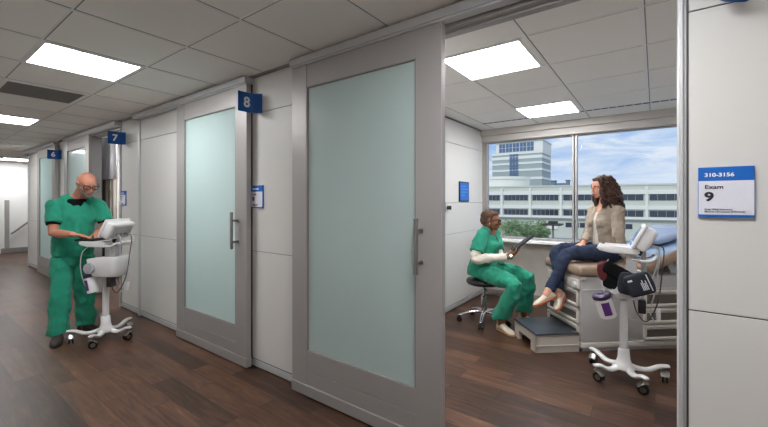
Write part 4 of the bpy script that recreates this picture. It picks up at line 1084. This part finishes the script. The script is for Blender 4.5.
torso(bm, [pel+V((0, 0, -.045)), pel+V((0, 0, .04)), wai, che, shc+V((0, 0, -.005))], F2, [(.205, .175), (.195, .165), (.175, .150), (.182, .150), (.135, .082)], cap='flat')
for s in (-1, 1): ell(bm, che+F2*.095+R2*.07*s+V((0, 0, -.02)), (.075, .075, .07))
tube(bm, [shR-R2*.01, shc+V((0, 0, .028)), shL+R2*.01], [.060, .064, .060], k=3)
for s in (shR, shL): ell(bm, s, (.068, .068, .066))
tube(bm, [shc, nk+V((0, 0, -.005))], [(.085, .075), (.066, .062)], cap='flat')
for s, e in ((shR, elR), (shL, elL)):
    d = e-s; tube(bm, [s-d*.02, s+d*.3, s+d*.70], [.068, .074, .080], cap='flat')
NF = frame(nk, F2, (0, 0, 1)).inverted()
fuse('scrub_top', bm, m_scrub, doc, voxel=.006, sm=5, cut=vneck(NF, half=.070, depth=.17), fold=(.013, (15, 15, 9)))
bm = NB(); torso(bm, [che+V((0, 0, .03)), shc+V((0, 0, -.03)), nk+V((0, 0, -.05))], F2, [(.13, .125), (.11, .085), (.07, .07)])
for s, e, w in ((shR, elR, wrR), (shL, elL, wrL)):
    tube(bm, [s+(e-s)*.3, s+(e-s)*.7, e, e+(w-e)*.35, e+(w-e)*.88], [.056, .055, .050, .050, .036], cap='flat', k=2)
fuse('long_sleeves', bm, m_cream, doc, voxel=.006, sm=3, fold=(.012, (14, 14, 14)), cut=vneck(NF, zt=-.02, half=.075, depth=.18))
bm = NB(); wd = (wrR-elR).normalized(); tube(bm, [wrR-wd*.012, wrR+wd*.012], [.031, .031], cap='flat'); obj('wristwatch', bm, m_chrome, doc, autos=True)
bm = NB(); ell(bm, pel+V((0, 0, -.015))-F2*.01, (.17, .17, .085))
for h, k_, a in ((hipR, knR, anR), (hipL, knL, anL)):
    tube(bm, [h+V((0, 0, .0)), (h+k_)/2+V((0, 0, .015)), k_, (k_+a)/2, a+V((0, 0, .07)), a+V((0, 0, .025))], [.100, .096, .082, .084, .090, .094], cap='flat', k=2)
fuse('scrub_trousers', bm, m_scrub, doc, voxel=.0065, sm=5, fold=(.016, (13, 13, 9)))
for a, f in ((anR, camdir(.36, -.93)), (anL, camdir(.7, -.45))):
    f = V((f.x, f.y, 0)).normalized(); hl = V((a.x, a.y, 0))-f*.065; shoe('shoe', doc, hl, hl+f*.255, m_shoe, m_solet, .95)
# tablet held in both hands
MT = Matrix(((tx.x, dep.x, nrm.x, tabc.x), (tx.y, dep.y, nrm.y, tabc.y), (tx.z, dep.z, nrm.z, tabc.z), (0, 0, 0, 1)))
bm = NB(); box(bm, -.125, .125, -.09, .09, -.008, .008, bev=.006, M=MT)
tb = obj('tablet', bm, m_black, None, label='black tablet computer held up in the seated doctor\'s hands', cat='tablet', autos=True)
s_ = 1 if nrm.z > 0 else -1
bm = NB(); box(bm, -.11, .11, -.078, .078, min(s_*.0078, s_*.0092), max(s_*.0078, s_*.0092), M=MT); obj('screen', bm, m_navy, tb)

# ======== 3. woman on the examination table
F3 = camdir(-.97, -.22); R3 = F3.cross(V((0, 0, 1))).normalized()
pel = J(606.5, .915, 3.78); wai = J(604, 1.06, 3.79); che = J(603.5, 1.20, 3.79); shc = J(605.5, 1.325, 3.79)
nk = J(604.5, 1.378, 3.79); hd = J(601.5, 1.545, 3.78)
shL, shR = shc-R3*.155+V((0, 0, -.02)), shc+R3*.155+V((0, 0, -.02))
hipL, hipR = pel-R3*.09+V((0, 0, -.02)), pel+R3*.09+V((0, 0, -.02))
knL, knR = J(567, .872, 3.66), J(557, .872, 3.90)
anL, anR = J(547.5, .52, 3.56), J(558.5, .495, 3.63)
elL, elR = J(618.5, 1.06, 3.56), J(589, 1.075, 3.92)
wrL, wrR = J(628, .83, 3.56), J(583, .965, 3.84)
HM = frame(hd, camdir(-1, -.06, -.16), V((0, 0, 1)))
bm = NB(); head_prims(bm, HM, .98, ear=True)
tube(bm, [HM @ V((0, -.03, -.045)), nk, shc+V((0, 0, .01))], [.047, .048, .065])
torso(bm, [pel, wai, che, shc], F3, [(.14, .10), (.115, .09), (.13, .098), (.115, .068)])
for s, e, w, sd, dr, nn in ((shL, elL, wrL, 1, camdir(.25, -.5, -.12), (0, 0, -1)), (shR, elR, wrR, -1, camdir(-.8, -.45, -.25), (0, 0, -1))):
    tube(bm, [s, (s+e)/2, e, e+(w-e)*.5, w], [.042, .039, .034, .030, .023])
    hand(bm, w, dr, nn, -sd, curl=.22, k=.9)
for h, k_, a in ((hipL, knL, anL), (hipR, knR, anR)):
    tube(bm, [h, k_, a, a+(a-k_).normalized()*.03], [.07, .052, .035, .034])
pat = fuse('person', bm, m_skinW, None, voxel=.0055, sm=2, label='person with long curly brown hair in beige cardigan and jeans sitting on the examination table', cat='person')
face_bits(pat, HM, .98, m_lip, m_hairB, m_skinW)
# curly hair: a base mass and many locks
bm = NB(); rnd = random.Random(11)
for c, r in (((0, -.030, .040), (.086, .098, .082)), ((0, -.070, -.02), (.080, .062, .095)), ((0, -.085, -.12), (.085, .055, .10)), ((.045, -.05, -.10), (.045, .055, .10)), ((-.045, -.05, -.10), (.045, .055, .10)), ((0, .02, .085), (.066, .05, .028))): ell(bm, c, r, M=HM, seg=30)
Hi = HM.inverted()
hair = fuse('hair', bm, m_hairB, pat, voxel=.005, sm=3, fold=(.012, (34, 34, 24)), cut=lambda q: (lambda l: l.y > .042 and l.z < .058)(Hi @ q))
bm = NB()
for i in range(150):
    a = rnd.uniform(math.radians(35), math.radians(325))          # 0 = face side
    sx_, sy_ = math.sin(a), math.cos(a)
    z0 = rnd.uniform(-.02, .105); rr = .085*math.sqrt(max(.05, 1-((z0-.03)/.1)**2))
    top = V((sx_*rr*.92, -.028+sy_*rr*1.05, z0))
    if top.y > .03 and z0 < .05: continue
    if top.y > .065: continue
    L = rnd.uniform(.16, .30)-(.105-z0)*.2
    out = V((sx_, sy_, 0)); ph = rnd.uniform(0, 6.28); r = rnd.uniform(.008, .013); tw = rnd.uniform(9, 14)
    pts = []; n = 34
    for j in range(n+1):
        s = j/n; z = z0-L*s*(1 if s > .15 else .6)
        sw = .006+.018*min(1, s*2); spread = .010+.030*s**1.2
        y = top.y+out.y*spread-.02*s*(1 if top.y > -.02 else .3); x = top.x*(1-.0*s)+out.x*spread
        if z < -.08 and y > .0: y -= .0
        pts.append(HM @ V((x+sw*math.cos(ph+s*tw), y+sw*math.sin(ph+s*tw), z)))
    tube(bm, pts, [(r*(1-.1*j/n) if j < n-3 else r*(n+1-j)/4.5) for j in range(n+1)])
# locks falling forward over the near shoulder
for i in range(26):
    x = rnd.uniform(-.075, -.03)*(1 if rnd.random() < .75 else -1); y = rnd.uniform(-.02, .03); L = rnd.uniform(.17, .27); ph = rnd.uniform(0, 6.28); r = rnd.uniform(.007, .011)
    pts = []; n = 20
    for j in range(n+1):
        s = j/n; sw = .004+.015*s
        pts.append(HM @ V((x*(1.05)+sw*math.cos(ph+s*9), y-.02+.045*s+sw*math.sin(ph+s*9), .01-L*s)))
    tube(bm, pts, [(r if j < n-3 else r*(n+1-j)/4.5) for j in range(n+1)])
obj('hair_locks', bm, m_hairB, hair, smooth=True)
# cardigan
bm = NB()
torso(bm, [pel+V((0, 0, -.045)), pel+V((0, 0, .05)), wai, che, shc+V((0, 0, -.005))], F3, [(.168, .125), (.156, .115), (.138, .108), (.152, .118), (.122, .078)], cap='flat')
for s in (-1, 1): ell(bm, che+F3*.078+R3*.058*s+V((0, 0, -.02)), (.054, .054, .056))
tube(bm, [shR-R3*.01, shc+V((0, 0, .02)), shL+R3*.01], [.054, .058, .054], k=3)
for s in (shR, shL): ell(bm, s, (.060, .060, .059))
tube(bm, [shc, nk+V((0, 0, -.02))], [(.075, .068), (.06, .056)], cap='flat')
for s, e, w in ((shL, elL, wrL), (shR, elR, wrR)):
    tube(bm, [s, s+(e-s)*.5, e, e+(w-e)*.45, e+(w-e)*.86], [.056, .056, .052, .047, .040], cap='flat', k=2)
NF = frame(nk, F3, (0, 0, 1)).inverted()
def opening(q):
    l = NF @ q
    if l.z > -.025 and abs(l.x) < .07: return True
    w = .018+.03*max(0, (-l.z-.2)/.25) if l.z < -.10 else .018+.035*(1+l.z/.10)
    return l.y > .03 and abs(l.x) < w and l.z > -.52
fuse('cardigan', bm, m_cardi, pat, voxel=.006, sm=5, cut=opening, fold=(.011, (16, 16, 14)))
bm = NB(); torso(bm, [pel+V((0, 0, .0)), wai, che, shc+V((0, 0, -.03)), nk+V((0, 0, -.06))], F3, [(.150, .112), (.125, .100), (.140, .110), (.11, .074), (.06, .06)])
for s in (-1, 1): ell(bm, che+F3*.070+R3*.056*s+V((0, 0, -.02)), (.052, .052, .054))
fuse('cream_blouse', bm, m_cream, pat, voxel=.006, sm=4, cut=vneck(NF, zt=-.02, half=.05, depth=.10))
bm = NB(); ell(bm, pel+V((0, 0, -.03))-F3*.01, (.165, .165, .085)); torso(bm, [pel+V((0, 0, -.03)), pel+V((0, 0, .05))], F3, [(.165, .115), (.15, .11)], k=2)
for h, k_, a in ((hipL, knL, anL), (hipR, knR, anR)):
    tube(bm, [h, (h+k_)/2+V((0, 0, .005)), k_, (k_+a)/2-(F3*.01), a+(k_-a)*.08], [.088, .078, .064, .056, .045], cap='flat', k=3)
fuse('jeans', bm, m_jeans, pat, voxel=.006, sm=4, fold=(.014, (12, 12, 10)))
def dangling(a, toe, up):
    f = (toe-a); f.normalize(); u = V(up); u = (u-f*u.dot(f)).normalized()
    hl = a-u*.075-f*.055
    shoe('shoe', pat, hl, hl+f*.225, m_shoe, m_sole, .88, up=u)
dangling(anL, J(527.5, .445, 3.54), anL.lerp(knL, 1)-anL+V((0, 0, .3)))
dangling(anR, J(551.5, .39, 3.50), knR-anR+V((0, 0, .1)))
vs = bpy.context.scene.view_settings
vs.view_transform = 'Standard'; vs.look = 'None'; vs.gamma = 1; vs.exposure = 0; vs.use_curve_mapping = False
